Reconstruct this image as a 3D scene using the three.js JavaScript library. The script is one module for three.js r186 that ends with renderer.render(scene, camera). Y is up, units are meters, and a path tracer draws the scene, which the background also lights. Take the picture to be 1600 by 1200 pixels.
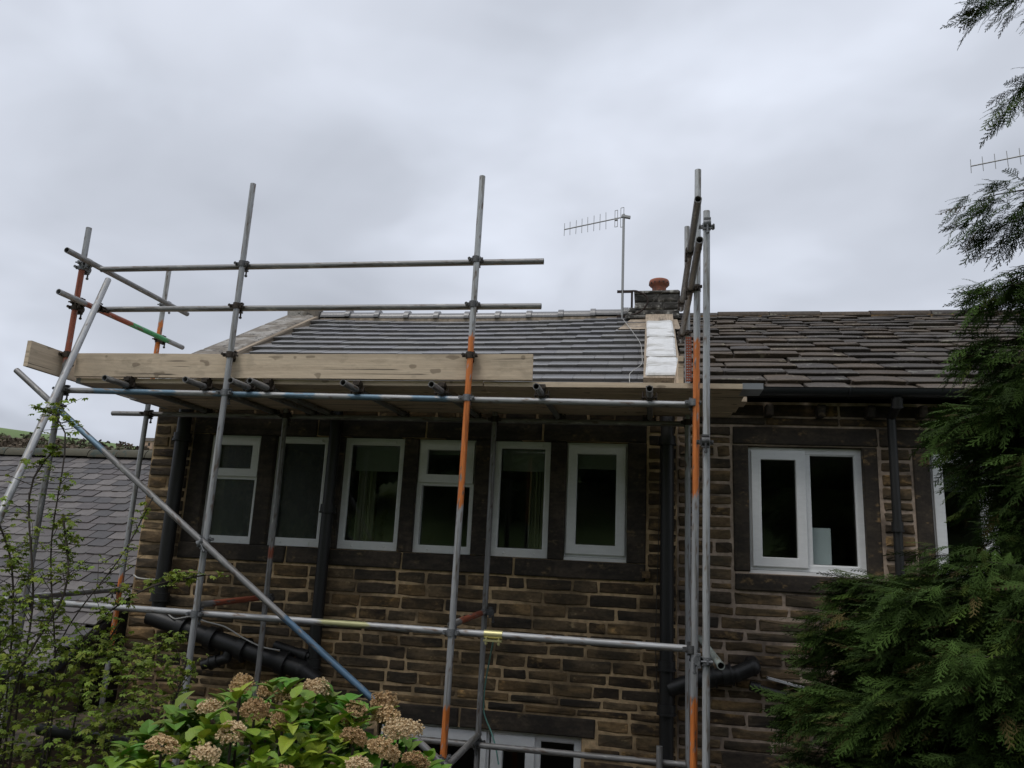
import * as THREE from 'three';
import { mergeGeometries } from 'three/addons/utils/BufferGeometryUtils.js';
import { ImprovedNoise } from 'three/addons/math/ImprovedNoise.js';

// ---------------------------------------------------------------- camera, sky, sun, exposure
const scene = new THREE.Scene();
const camera = new THREE.PerspectiveCamera(53.13, 4 / 3, 0.05, 1500);
camera.position.set(0, 3.4, 7);
camera.up.set(-0.00834516, 0.97554048, 0.21966138);
camera.lookAt(-0.1761889, 3.4 + 0.2147979, 7 - 0.96063486);

const perlin = new ImprovedNoise();
function fbm3(x, y, z, oct) { let s = 0, a = 0.5; for (let i = 0; i < oct; i++) { s += a * perlin.noise(x, y, z); x *= 2.03; y *= 2.03; z *= 2.03; a *= 0.5; } return s; }
const smooth = (a, b, x) => { const t = Math.min(1, Math.max(0, (x - a) / (b - a))); return t * t * (3 - 2 * t); };
{
  const W = 1536, H = 768, d = new Float32Array(W * H * 4);
  for (let j = 0; j < H; j++) {
    const el = ((j + 0.5) / H - 0.5) * Math.PI, y = Math.sin(el), c = Math.cos(el);
    for (let i = 0; i < W; i++) {
      const az = ((i + 0.5) / W - 0.5) * 2 * Math.PI, x = Math.cos(az) * c, z = Math.sin(az) * c;
      const k = 1 / (Math.abs(y) + 0.32), px = x * k, pz = z * k;
      const w = fbm3(px * 0.9 + 7.3, pz * 0.9 + 1.7, 4.1, 3);
      let n = fbm3(px * 1.25 + w * 1.3 + 3.1, pz * 1.25 + w * 1.1 + 9.2, 1.5, 6);
      const n2 = fbm3(px * 2.9 + 13 + w * 1.6, pz * 2.9 + 2 - w, 7.7, 5);
      const b = 0.635 + 0.3 * n + 0.22 * n2 + 0.1 * Math.abs(n2);
      const o = (j * W + i) * 4, bl = 0.5 + 0.5 * n;
      d[o] = b * (0.925 - 0.03 * (1 - bl)); d[o + 1] = b * 0.972; d[o + 2] = b * (1.09 + 0.03 * (1 - bl)); d[o + 3] = 1;
    }
  }
  const sky = new THREE.DataTexture(d, W, H, THREE.RGBAFormat, THREE.FloatType);
  sky.mapping = THREE.EquirectangularReflectionMapping; sky.magFilter = THREE.LinearFilter; sky.needsUpdate = true;
  scene.background = sky; scene.environment = sky;
}
const sun = new THREE.DirectionalLight(new THREE.Color(1, 0.97, 0.93), 1.35);
sun.position.set(-6.5, 21, 8); sun.target.position.set(-1.5, 2, 0);
sun.castShadow = true; sun.shadow.radius = 40; sun.shadow.mapSize.set(2048, 2048);
Object.assign(sun.shadow.camera, { left: -14, right: 14, top: 14, bottom: -14, near: 1, far: 60 });
scene.add(sun, sun.target);
const renderer = new THREE.WebGLRenderer({ antialias: true });
renderer.toneMapping = THREE.LinearToneMapping;
renderer.toneMappingExposure = 1.05;
renderer.shadowMap.enabled = true;

// ---------------------------------------------------------------- helpers
function rng(seed) { let a = seed >>> 0; return () => { a = (a + 0x6D2B79F5) | 0; let t = Math.imul(a ^ (a >>> 15), 1 | a); t = (t + Math.imul(t ^ (t >>> 7), 61 | t)) ^ t; return ((t ^ (t >>> 14)) >>> 0) / 4294967296; }; }
const R = rng(20240401);
const rr = (a, b, r = R) => a + (b - a) * r();
const V = (x, y, z) => new THREE.Vector3(x, y, z);
const col = (r, g, b) => new THREE.Color().setRGB(r, g, b);
const used = new Map();
function numbered(n) { const k = used.get(n) ?? 0; used.set(n, k + 1); return k ? n + '_' + String(k).padStart(3, '0') : n; }
function mesh(name, geo, mat, parent) { const m = new THREE.Mesh(geo, mat); m.name = name; m.castShadow = m.receiveShadow = true; parent.add(m); return m; }
function thing(name, label, category, group) { const g = new THREE.Group(); g.name = numbered(name); g.userData = { label, category }; if (group) g.userData.group = group; scene.add(g); return g; }
function single(name, geo, mat, label, category, group) { const m = mesh(numbered(name), geo, mat, scene); m.userData = { label, category }; if (group) m.userData.group = group; return m; }
function structure(name, geo, mat) { const m = mesh(name, geo, mat, scene); m.userData = { kind: 'structure' }; return m; }

// periodic value noise for textures
function lattice(f, seed) { const r = rng(seed * 7919 + f), a = new Float32Array(f * f); for (let i = 0; i < a.length; i++) a[i] = r(); return a; }
const latCache = new Map();
function pn(u, v, fu, fv, seed) {
  const f = Math.max(fu, fv), key = f + '/' + seed; let L = latCache.get(key); if (!L) latCache.set(key, L = lattice(f, seed));
  const x = u * fu, y = v * fv, x0 = Math.floor(x), y0 = Math.floor(y), tx = x - x0, ty = y - y0, sx = tx * tx * (3 - 2 * tx), sy = ty * ty * (3 - 2 * ty);
  const g = (i, j) => L[(((j % fv) + fv) % fv) * f + ((i % fu) + fu) % fu];
  return (g(x0, y0) * (1 - sx) + g(x0 + 1, y0) * sx) * (1 - sy) + (g(x0, y0 + 1) * (1 - sx) + g(x0 + 1, y0 + 1) * sx) * sy;
}
function fb(u, v, fu, fv, oct, seed) { let s = 0, a = 0.5, t = 0; for (let i = 0; i < oct; i++) { s += a * pn(u, v, fu, fv, seed + i); t += a; a *= 0.55; fu *= 2; fv *= 2; } return s / t; }
const enc = (x) => { x = Math.min(1, Math.max(0, x)); return 255 * (x <= 0.0031308 ? 12.92 * x : 1.055 * Math.pow(x, 1 / 2.4) - 0.055); };
function tex(w, h, fn, srgb = true, repeat = [1, 1]) {
  const d = new Uint8Array(w * h * 4);
  for (let j = 0; j < h; j++) for (let i = 0; i < w; i++) { const c = fn((i + 0.5) / w, (j + 0.5) / h), o = (j * w + i) * 4; for (let k = 0; k < 3; k++) d[o + k] = srgb ? enc(c[k]) : Math.min(255, Math.max(0, c[k] * 255)); d[o + 3] = 255; }
  const t = new THREE.DataTexture(d, w, h); t.wrapS = t.wrapT = THREE.RepeatWrapping; t.magFilter = THREE.LinearFilter; t.minFilter = THREE.LinearMipmapLinearFilter; t.generateMipmaps = true;
  if (srgb) t.colorSpace = THREE.SRGBColorSpace; t.repeat.set(...repeat); t.needsUpdate = true; return t;
}
const mix3 = (a, b, t) => [a[0] + (b[0] - a[0]) * t, a[1] + (b[1] - a[1]) * t, a[2] + (b[2] - a[2]) * t];
const mul3 = (a, s) => [a[0] * s, a[1] * s, a[2] * s];
// uv in metres from the face's own direction
function metres(geo, ou = 0, ov = 0, turn = false) {
  const g = geo.index ? geo.toNonIndexed() : geo, p = g.attributes.position, uv = new Float32Array(p.count * 2), a = V(), b = V(), c = V();
  for (let i = 0; i < p.count; i += 3) {
    a.fromBufferAttribute(p, i); b.fromBufferAttribute(p, i + 1); c.fromBufferAttribute(p, i + 2);
    const n = b.clone().sub(a).cross(c.clone().sub(a)), x = Math.abs(n.x), y = Math.abs(n.y), z = Math.abs(n.z);
    [a, b, c].forEach((q, k) => { let s, t; if (z >= x && z >= y) { s = q.x; t = q.y; } else if (y >= x) { s = q.x; t = q.z; } else { s = q.z; t = q.y; } if (turn) [s, t] = [t, s]; uv[(i + k) * 2] = s + ou; uv[(i + k) * 2 + 1] = t + ov; });
  }
  g.setAttribute('uv', new THREE.BufferAttribute(uv, 2)); return g;
}
function box(x0, x1, y0, y1, z0, z1) { const g = new THREE.BoxGeometry(x1 - x0, y1 - y0, z1 - z0); g.translate((x0 + x1) / 2, (y0 + y1) / 2, (z0 + z1) / 2); return metres(g); }
function merge(list) { return mergeGeometries(list.map((g) => { g = g.index ? g.toNonIndexed() : g; for (const k of Object.keys(g.attributes)) if (!['position', 'normal', 'uv'].includes(k)) g.deleteAttribute(k); return g; })); }
// an uneven block: outline w x h, front face at z = d
function block(w, h, d, { irr = 0.006, bev = 0.008, cut = 0.01, bulge = 0.004, under = 0, r = R } = {}) {
  const x = w / 2, y = h / 2, j = () => rr(-irr, irr, r), cc = () => cut * rr(0.5, 1.5, r);
  const pts = [[-x + cc(), -y + j()], [rr(-0.3, 0.3, r) * x, -y + j()], [x - cc(), -y + j()], [x + j(), -y + cc()], [x + j(), y - cc()], [x - cc(), y + j()], [rr(-0.3, 0.3, r) * x, y + j()], [-x + cc(), y + j()], [-x + j(), y - cc()], [-x + j(), -y + cc()]];
  const n = pts.length, P = [], tri = (a, b, c) => P.push(...a, ...b, ...c), fz = pts.map(() => d + rr(-0.4, 0.4, r) * bulge);
  const A = pts.map(([u, v]) => [u, v < 0 ? v + under : v, 0]), B = pts.map(([u, v], i) => [u, v, fz[i] - bev]), C = pts.map(([u, v], i) => { const su = Math.sign(u) * Math.min(bev * 1.3, Math.abs(u) * 0.4), sv = Math.sign(v) * Math.min(bev * 1.3, Math.abs(v) * 0.4); return [u - su, v - sv, fz[i]]; });
  const m = [rr(-0.2, 0.2, r) * x, rr(-0.2, 0.2, r) * y, d + bulge * rr(0, 1, r)];
  for (let i = 0; i < n; i++) { const k = (i + 1) % n; tri(A[i], A[k], B[k]); tri(A[i], B[k], B[i]); tri(B[i], B[k], C[k]); tri(B[i], C[k], C[i]); tri(C[i], C[k], m); }
  const g = new THREE.BufferGeometry(); g.setAttribute('position', new THREE.Float32BufferAttribute(P, 3)); metres(g, rr(0, 7, r), rr(0, 7, r)); g.computeVertexNormals(); return g;
}
function alongY(geo, p0, p1) { const d = p1.clone().sub(p0), q = new THREE.Quaternion().setFromUnitVectors(V(0, 1, 0), d.clone().normalize()); geo.applyQuaternion(q); geo.translate((p0.x + p1.x) / 2, (p0.y + p1.y) / 2, (p0.z + p1.z) / 2); return geo; }
function rod(p0, p1, r0, r1 = r0, seg = 8) { return alongY(new THREE.CylinderGeometry(r1, r0, p0.distanceTo(p1), seg), p0, p1); }
function pipe(pts, r, seg = 8, n = 0) { return new THREE.TubeGeometry(new THREE.CatmullRomCurve3(pts, false, 'catmullrom', 0.4), n || pts.length * 6, r, seg, false); }

// ---------------------------------------------------------------- materials
const M = {};
const grit = tex(512, 512, (u, v) => { const n = 0.6 * fb(u, v, 24, 24, 4, 11) + 0.4 * fb(u, v, 6, 6, 3, 12); return [n, n, n]; }, false);
function stoneTex(dark, mid, tan, amount, seed) {
  return tex(512, 512, (u, v) => {
    const a = fb(u, v, 5, 7, 5, seed), f = fb(u, v, 40, 60, 3, seed + 9), g = fb(u, v, 9, 14, 4, seed + 20), s = fb(u, v, 4, 22, 3, seed + 33);
    let c = mix3(dark, mid, smooth(0.35, 0.72, a * 0.6 + s * 0.4));
    c = mix3(c, tan, smooth(1 - amount, 1 - amount + 0.24, g * 0.6 + f * 0.2 + s * 0.2) * 0.8);
    return mul3(c, 0.62 + 0.76 * f);
  });
}
const stoneMaps = [
  stoneTex([0.026, 0.02, 0.014], [0.078, 0.055, 0.034], [0.17, 0.112, 0.055], 0.4, 101),
  stoneTex([0.02, 0.0165, 0.013], [0.055, 0.041, 0.029], [0.15, 0.12, 0.085], 0.37, 151),
  stoneTex([0.034, 0.025, 0.016], [0.11, 0.075, 0.04], [0.24, 0.16, 0.07], 0.5, 203),
];
M.stone = [];
for (const t of [[2.4, 2.25, 1.8], [1.55, 1.5, 1.35], [3.5, 3.2, 2.4], [2.6, 2.3, 1.65]]) for (const m of [0, 1]) M.stone.push(new THREE.MeshStandardMaterial({ map: stoneMaps[m], color: col(...t), roughness: 0.9, bumpMap: grit, bumpScale: 0.006 }));
M.tan = new THREE.MeshStandardMaterial({ map: stoneMaps[2], color: col(1.15, 1.1, 1.05), roughness: 0.92, bumpMap: grit, bumpScale: 0.006 });
M.tan2 = new THREE.MeshStandardMaterial({ map: stoneMaps[2], color: col(1.3, 1.22, 1.1), roughness: 0.92, bumpMap: grit, bumpScale: 0.006 });
M.dressed = new THREE.MeshStandardMaterial({ map: stoneTex([0.03, 0.024, 0.018], [0.07, 0.053, 0.038], [0.2, 0.14, 0.07], 0.4, 251), roughness: 0.88, bumpMap: grit, bumpScale: 0.003 });
M.dressedTan = new THREE.MeshStandardMaterial({ map: stoneTex([0.03, 0.023, 0.017], [0.06, 0.045, 0.03], [0.3, 0.19, 0.08], 0.42, 277), roughness: 0.88, bumpMap: grit, bumpScale: 0.003 });
const mortarTex = (c, s) => tex(512, 512, (u, v) => { const n = fb(u, v, 30, 30, 4, s), b = fb(u, v, 3, 3, 4, s + 5); return mul3(mix3(c, mul3(c, 0.45), smooth(0.45, 0.68, b)), 0.55 + 0.8 * n); });
M.mortar = new THREE.MeshStandardMaterial({ map: mortarTex([0.6, 0.425, 0.24], 31), roughness: 0.95, bumpMap: grit, bumpScale: 0.006 });
M.mortarGrey = new THREE.MeshStandardMaterial({ map: mortarTex([0.44, 0.34, 0.26], 37), roughness: 0.95, bumpMap: grit, bumpScale: 0.006 });
M.flaunch = new THREE.MeshStandardMaterial({ map: mortarTex([0.36, 0.29, 0.215], 43), roughness: 0.95, bumpMap: grit, bumpScale: 0.004 });
M.plaster = new THREE.MeshStandardMaterial({ color: col(0.42, 0.4, 0.36), roughness: 0.95 });
const slateTex = (c, s) => tex(512, 512, (u, v) => { const n = fb(u, v, 10, 30, 4, s), b = fb(u, v, 4, 4, 3, s + 3), f = fb(u, v, 60, 60, 2, s + 8); return mul3(c, 0.55 + 0.45 * n + 0.3 * b + 0.2 * f); });
const slateMap = slateTex([0.172, 0.168, 0.166], 61);
M.slate = [[1, 1, 1], [0.92, 0.925, 0.94], [1.08, 1.07, 1.06], [0.97, 0.97, 1.02]].map((t) => new THREE.MeshStandardMaterial({ map: slateMap, color: col(...t), roughness: 0.3, bumpMap: grit, bumpScale: 0.001 }));
const oldSlate = tex(512, 512, (u, v) => { const n = fb(u, v, 8, 16, 5, 71), b = fb(u, v, 5, 5, 4, 75), f = fb(u, v, 50, 50, 2, 79); let c = mix3([0.045, 0.038, 0.032], [0.1, 0.08, 0.062], n); c = mix3(c, [0.2, 0.19, 0.15], smooth(0.62, 0.74, b * 0.8 + f * 0.2)); return mul3(c, 0.65 + 0.6 * f); });
M.stoneSlate = [[0.9, 0.88, 0.84], [0.62, 0.62, 0.64], [1.1, 1.0, 0.86], [0.8, 0.82, 0.88], [0.9, 0.8, 0.68]].map((t) => new THREE.MeshStandardMaterial({ map: oldSlate, color: col(...t), roughness: 0.8, bumpMap: grit, bumpScale: 0.008 }));
M.blueSlate = [[1, 0.97, 0.96], [0.66, 0.66, 0.7], [1.4, 1.34, 1.32], [0.9, 0.84, 0.86]].map((t) => new THREE.MeshStandardMaterial({ map: slateTex([0.094, 0.087, 0.083], 83), color: col(...t), roughness: 0.62, bumpMap: grit, bumpScale: 0.003 }));
M.under = new THREE.MeshStandardMaterial({ color: col(0.03, 0.03, 0.03), roughness: 0.95 });
M.coping = new THREE.MeshStandardMaterial({ map: tex(512, 512, (u, v) => { const a = fb(u, v, 6, 6, 5, 91), f = fb(u, v, 40, 40, 3, 95); let c = mix3([0.19, 0.165, 0.135], [0.32, 0.3, 0.27], smooth(0.4, 0.65, a)); c = mix3(c, [0.06, 0.055, 0.05], smooth(0.58, 0.7, f * 0.5 + fb(u, v, 12, 12, 3, 99) * 0.5)); return mul3(c, 0.7 + 0.5 * f); }), roughness: 0.92, bumpMap: grit, bumpScale: 0.006 });
M.lichen = new THREE.MeshStandardMaterial({ map: tex(512, 512, (u, v) => { const a = fb(u, v, 8, 8, 5, 111), f = fb(u, v, 34, 34, 4, 115); let c = mix3([0.04, 0.037, 0.033], [0.15, 0.14, 0.125], smooth(0.4, 0.7, a)); c = mix3(c, [0.3, 0.29, 0.26], smooth(0.57, 0.68, f * 0.6 + a * 0.4)); return c; }), roughness: 0.95, bumpMap: grit, bumpScale: 0.012 });
M.white = new THREE.MeshStandardMaterial({ map: tex(512, 512, (u, v) => { const a = fb(u, v, 5, 9, 4, 121), f = fb(u, v, 30, 30, 3, 125); return mul3(mix3([0.66, 0.66, 0.65], [0.42, 0.41, 0.38], smooth(0.45, 0.8, a)), 0.85 + 0.25 * f); }), roughness: 0.7, bumpMap: grit, bumpScale: 0.004 });
M.upvc = new THREE.MeshStandardMaterial({ map: tex(256, 256, (u, v) => { const a = fb(u, v, 5, 5, 4, 131), f = fb(u, v, 24, 60, 2, 135); return mul3([0.84, 0.845, 0.84], 0.84 + 0.12 * a + 0.08 * f); }), roughness: 0.35 });
M.gasket = new THREE.MeshStandardMaterial({ color: col(0.02, 0.02, 0.02), roughness: 0.7 });
M.glass = new THREE.MeshPhysicalMaterial({ color: col(0.92, 0.95, 0.94), transmission: 1, thickness: 0, roughness: 0.0, ior: 1.5 });
M.frosted = new THREE.MeshPhysicalMaterial({ color: col(0.62, 0.72, 0.72), transmission: 1, thickness: 0, roughness: 0.38, ior: 1.5 });
M.blind = new THREE.MeshStandardMaterial({ color: col(0.3, 0.32, 0.27), roughness: 0.9 });
M.curtain = new THREE.MeshStandardMaterial({ color: col(0.3, 0.3, 0.18), roughness: 0.95, side: THREE.DoubleSide });
M.card = new THREE.MeshStandardMaterial({ color: col(0.62, 0.65, 0.66), roughness: 0.6 });
M.black = new THREE.MeshStandardMaterial({ map: tex(256, 256, (u, v) => { const n = fb(u, v, 8, 8, 4, 141); return mul3([0.016, 0.0155, 0.015], 0.6 + n * 0.9); }), roughness: 0.48, bumpMap: grit, bumpScale: 0.001 });
M.gutter = new THREE.MeshStandardMaterial({ color: col(0.022, 0.024, 0.027), roughness: 0.38 });
M.terracotta = new THREE.MeshStandardMaterial({ map: tex(256, 256, (u, v) => { const n = fb(u, v, 8, 8, 4, 145), s = fb(u, v, 20, 20, 3, 149); return mul3(mix3([0.32, 0.115, 0.07], [0.19, 0.095, 0.068], smooth(0.5, 0.75, s)), 0.7 + 0.5 * n); }), roughness: 0.85, bumpMap: grit, bumpScale: 0.002 });
M.tube = new THREE.MeshStandardMaterial({ vertexColors: true, map: tex(256, 256, (u, v) => { const n = fb(u, v, 10, 5, 4, 151), f = fb(u, v, 40, 20, 3, 155), s = smooth(0.6, 0.75, fb(u, v, 6, 3, 4, 159)); const sp = smooth(0.68, 0.74, fb(u, v, 16, 9, 3, 163)), c = (0.6 + 0.42 * n) * (0.78 + 0.4 * f) * (1 - 0.38 * s) * (1 + 0.35 * sp); return [c, c * (1 - 0.05 * s), c * (1 - 0.12 * s)]; }), roughness: 0.5, metalness: 0.25, bumpMap: grit, bumpScale: 0.0008 });
M.coupler = [col(0.2, 0.2, 0.2), col(0.1, 0.075, 0.055), col(0.36, 0.37, 0.38)].map((c) => new THREE.MeshStandardMaterial({ color: c, map: grit.clone(), roughness: 0.55, metalness: 0.5, bumpMap: grit, bumpScale: 0.002 }));
M.brass = new THREE.MeshStandardMaterial({ color: col(0.52, 0.48, 0.24), roughness: 0.42, metalness: 0.55 });
const woodTex = (a, b, s) => tex(1024, 256, (u, v) => {
  const w = fb(u, v, 2, 3, 3, s + 40) * 0.25, g = fb(u, v + w, 6, 40, 4, s), f = fb(u, v, 48, 120, 2, s + 6), st = fb(u, v, 5, 3, 4, s + 12);
  let c = mix3(a, b, smooth(0.35, 0.7, g * 0.7 + f * 0.3)); c = mul3(c, 1 - 0.18 * smooth(0.5, 0.8, st));
  const cr = smooth(0.7, 0.75, fb(u, v + w * 0.3, 4, 46, 2, s + 21)) * smooth(0.45, 0.57, fb(u, v, 7, 5, 2, s + 25)), kn = smooth(0.8, 0.85, fb(u, v, 40, 7, 2, s + 31)), mud = smooth(0.55, 0.75, fb(u, v, 44, 10, 4, s + 35)); c = mix3(c, [0.14, 0.1, 0.065], kn * 0.55); c = mix3(c, mul3(c, 0.85), mud); return mul3(c, (1 - 0.8 * cr) * (0.8 + 0.35 * f));
}, true, [0.23, 2]);
M.board = new THREE.MeshStandardMaterial({ map: woodTex([0.68, 0.55, 0.4], [0.58, 0.46, 0.33], 161), roughness: 0.85, bumpMap: grit, bumpScale: 0.003 });
M.hoop = new THREE.MeshStandardMaterial({ color: col(0.3, 0.31, 0.32), roughness: 0.45, metalness: 0.6 });
M.alu = new THREE.MeshStandardMaterial({ color: col(0.34, 0.34, 0.33), roughness: 0.5, metalness: 0.5 });
M.rust = new THREE.MeshStandardMaterial({ color: col(0.06, 0.035, 0.026), map: grit.clone(), roughness: 0.85 });
M.cableWhite = new THREE.MeshStandardMaterial({ color: col(0.42, 0.41, 0.38), roughness: 0.6 });
M.cableBlack = new THREE.MeshStandardMaterial({ color: col(0.05, 0.042, 0.035), roughness: 0.7 });
M.cord = new THREE.MeshStandardMaterial({ color: col(0.16, 0.36, 0.31), roughness: 0.8 });
M.lead = new THREE.MeshStandardMaterial({ color: col(0.5, 0.5, 0.5), roughness: 0.55 });
M.bark = new THREE.MeshStandardMaterial({ map: tex(256, 256, (u, v) => { const n = fb(u, v, 16, 4, 4, 191); return mul3([0.075, 0.055, 0.042], 0.5 + n); }), roughness: 0.95, bumpMap: grit, bumpScale: 0.01 });
M.twig = new THREE.MeshStandardMaterial({ color: col(0.05, 0.038, 0.03), roughness: 0.9 });
const leafMat = (r, g, b, t = 0.25) => new THREE.MeshPhysicalMaterial({ color: col(r, g, b), roughness: 0.75, transmission: t, thickness: 0, side: THREE.DoubleSide, specularIntensity: 0.5 });
M.cypress = leafMat(0.042, 0.075, 0.016, 0.1); M.cypress.specularIntensity = 0.2; M.cypress.roughness = 0.9;
M.darkLeaf = leafMat(0.05, 0.085, 0.03, 0.15);
M.shrubLeaf = leafMat(0.24, 0.3, 0.045, 0.4);
const veins = tex(128, 256, (u, v) => { const a = Math.abs(u - 0.5), mid = 1 - smooth(0.008, 0.03, a), side = 1 - smooth(0.05, 0.16, Math.abs(((v * 9 - a * 5) % 1 + 1) % 1 - 0.5)), bl = fb(u, v, 4, 8, 4, 195), sp = smooth(0.7, 0.78, fb(u, v, 9, 14, 3, 198)); const c = 0.72 + 0.25 * bl + 0.25 * mid + 0.14 * side * smooth(0.5, 0.1, a); return mix3([c, c, c], [0.9, 0.5, 0.5], sp * 0.6); });
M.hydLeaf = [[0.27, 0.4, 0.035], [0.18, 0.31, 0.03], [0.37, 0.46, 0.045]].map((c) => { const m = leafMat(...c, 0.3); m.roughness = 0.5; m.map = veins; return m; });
M.petal = [[0.62, 0.45, 0.25], [0.68, 0.53, 0.33], [0.5, 0.34, 0.18]].map((c) => { const m = leafMat(...c, 0.2); m.roughness = 0.95; return m; });

// ---------------------------------------------------------------- ground, hill
function groundHeight(x, z) {
  let h = smooth(1.7, 3.2, z) * 1.75;
  h += 0.22 * Math.max(0, z - 10) * smooth(10, 14, z); h = Math.min(h, 9 + (z > 0 ? 0.02 * z : 0));
  if (z < -12) h += smooth(-40, -250, z) * (35.0 + 0.1 * Math.max(-120, Math.min(150, -x - 184))) * (0.3 + 0.7 * smooth(60, -110, x)) - smooth(-12, -25, z) * 3 * (1 - smooth(-30, -90, z));
  return h + (z > 3.4 || z < -6 ? 0.12 * perlin.noise(x * 0.4, 1.3, z * 0.4) : 0.03 * perlin.noise(x * 1.2, 1.3, z * 1.2));
}
{
  const N = 220, xs = [], P = [], C = [], I = [];
  for (let i = 0; i <= N; i++) { const t = i / N * 2 - 1; xs.push(Math.sign(t) * (Math.abs(t) * 22 + Math.pow(Math.abs(t), 5) * 480)); }
  for (let j = 0; j <= N; j++) for (let i = 0; i <= N; i++) {
    const x = xs[i], z = xs[j], y = groundHeight(x, z); P.push(x, y, z);
    const n = fbm3(x * 0.11, z * 0.11, 3.3, 4), m = fbm3(x * 1.3, z * 1.3, 8.3, 3);
    let c;
    if (z < -14) { const field = smooth(30.2, 31.2, y + 0.9 * n + 0.07 * (x + 184)); c = mix3([0.07, 0.06, 0.04], mix3([0.1, 0.155, 0.04], [0.13, 0.19, 0.055], smooth(-0.1, 0.2, n)), field); }
    else if (z > 3.4) c = mix3(mix3([0.05, 0.045, 0.034], [0.075, 0.066, 0.05], smooth(-0.2, 0.3, m)), mix3([0.085, 0.13, 0.036], [0.12, 0.165, 0.05], smooth(-0.2, 0.3, n + m)), smooth(10, 13, z + 2 * n));
    else c = mix3([0.035, 0.03, 0.024], [0.06, 0.055, 0.04], smooth(-0.2, 0.2, m));
    C.push(...c);
  }
  for (let j = 0; j < N; j++) for (let i = 0; i < N; i++) { const a = j * (N + 1) + i, b = a + 1, c = a + N + 1, d = c + 1; I.push(a, c, b, b, c, d); }
  const g = new THREE.BufferGeometry(); g.setAttribute('position', new THREE.Float32BufferAttribute(P, 3)); g.setAttribute('color', new THREE.Float32BufferAttribute(C, 3)); g.setIndex(I); g.computeVertexNormals();
  structure('ground', g, new THREE.MeshStandardMaterial({ vertexColors: true, roughness: 0.95 }));
}

// ---------------------------------------------------------------- the two stone houses
const PITCH = 28 * Math.PI / 180, EY = 4.85, EZ = 0.2, tanP = Math.tan(PITCH), cosP = Math.cos(PITCH), sinP = Math.sin(PITCH);
const onRoof = (x, s, up = 0) => V(x, EY + s * sinP + up * cosP, EZ - s * cosP + up * sinP);
const leftHouse = thing('stone_house', 'dark stone house behind the scaffolding with six narrow white windows and new slate roof', 'house');
const rightHouse = thing('stone_house', 'neighbouring stone house beside the conifer with mossy old stone slate roof', 'house');
const XL = -4.95, XP = 0.25, XR = 6.2, RZ = -3.0, RY = EY + (EZ - RZ) * tanP;

function wallSheet(x0, x1, y0, y1, holes, mat, parent) {
  const s = new THREE.Shape(); s.moveTo(x0, y0); s.lineTo(x1, y0); s.lineTo(x1, y1); s.lineTo(x0, y1);
  for (const [a, b, c, d] of holes) { const h = new THREE.Path(); h.moveTo(a, c); h.lineTo(a, d); h.lineTo(b, d); h.lineTo(b, c); s.holes.push(h); }
  const g = new THREE.ExtrudeGeometry(s, { depth: 0.39, bevelEnabled: false }); g.translate(0, 0, -0.396);
  return mesh('wall', metres(g), mat, parent);
}
// courses of stone between blocked rectangles; pieces below `seen` are joined
function courses(parent, x0, x1, y0, y1, pitch, joint, blocked, pick, minL, maxL, seen, tone, depth = 0.03) {
  const rest = []; let y = y1, row = 0;
  while (y > y0 + 0.04) {
    let hgt = pitch * rr(0.82, 1.2); if (y - y0 - hgt < pitch * 0.7) hgt = y - y0 > pitch * 1.45 ? (y - y0) / 2 : y - y0; const a = y - hgt + joint / 2, b = y - joint / 2;
    let spans = [[x0, x1]];
    for (const [p, q, c, d] of blocked) if (a < d - 0.012 && b > c + 0.012) spans = spans.flatMap(([s, e]) => (q <= s || p >= e) ? [[s, e]] : [[s, p], [q, e]].filter(([m, n]) => n - m > 0.045));
    for (const [s, e] of spans) {
      let x = s - (s === x0 ? 0 : 0);
      while (x < e - 0.03) {
        let L = rr(minL, maxL); if (R() < 0.22) L *= 0.55; if (e - x - L < 0.11) L = e - x;
        const w = L - joint, h = b - a;
        if (w > 0.025) {
          const g = block(w + rr(-0.006, 0.006), h + rr(-0.005, 0.006), depth + rr(-0.003, 0.009), { irr: 0.006, bev: 0.006, cut: 0.007, bulge: 0.009 }); g.translate(x + L / 2, (a + b) / 2, -0.029);
          const m = pick(x + L / 2, (a + b) / 2);
          if (b < seen || x > 3.6) rest.push(g); else mesh('stone', g, m, parent);
        }
        x += L;
      }
    }
    y -= hgt; row++;
  }
  if (rest.length) { const m = mesh('lower_stones', merge(rest), tone, parent); m.userData.kind = 'stuff'; }
}
const anyStone = () => M.stone[Math.floor(R() * M.stone.length)];
function slab(parent, name, x0, x1, y0, y1, z1, mat, o = {}) { const g = block(x1 - x0, y1 - y0, o.d ?? 0.12, { irr: o.irr ?? 0.004, bev: o.bev ?? 0.008, cut: 0.006, bulge: o.bulge ?? 0.003 }); g.translate((x0 + x1) / 2, (y0 + y1) / 2, z1 - (o.d ?? 0.12)); return mesh(name, g, mat, parent); }

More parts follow.
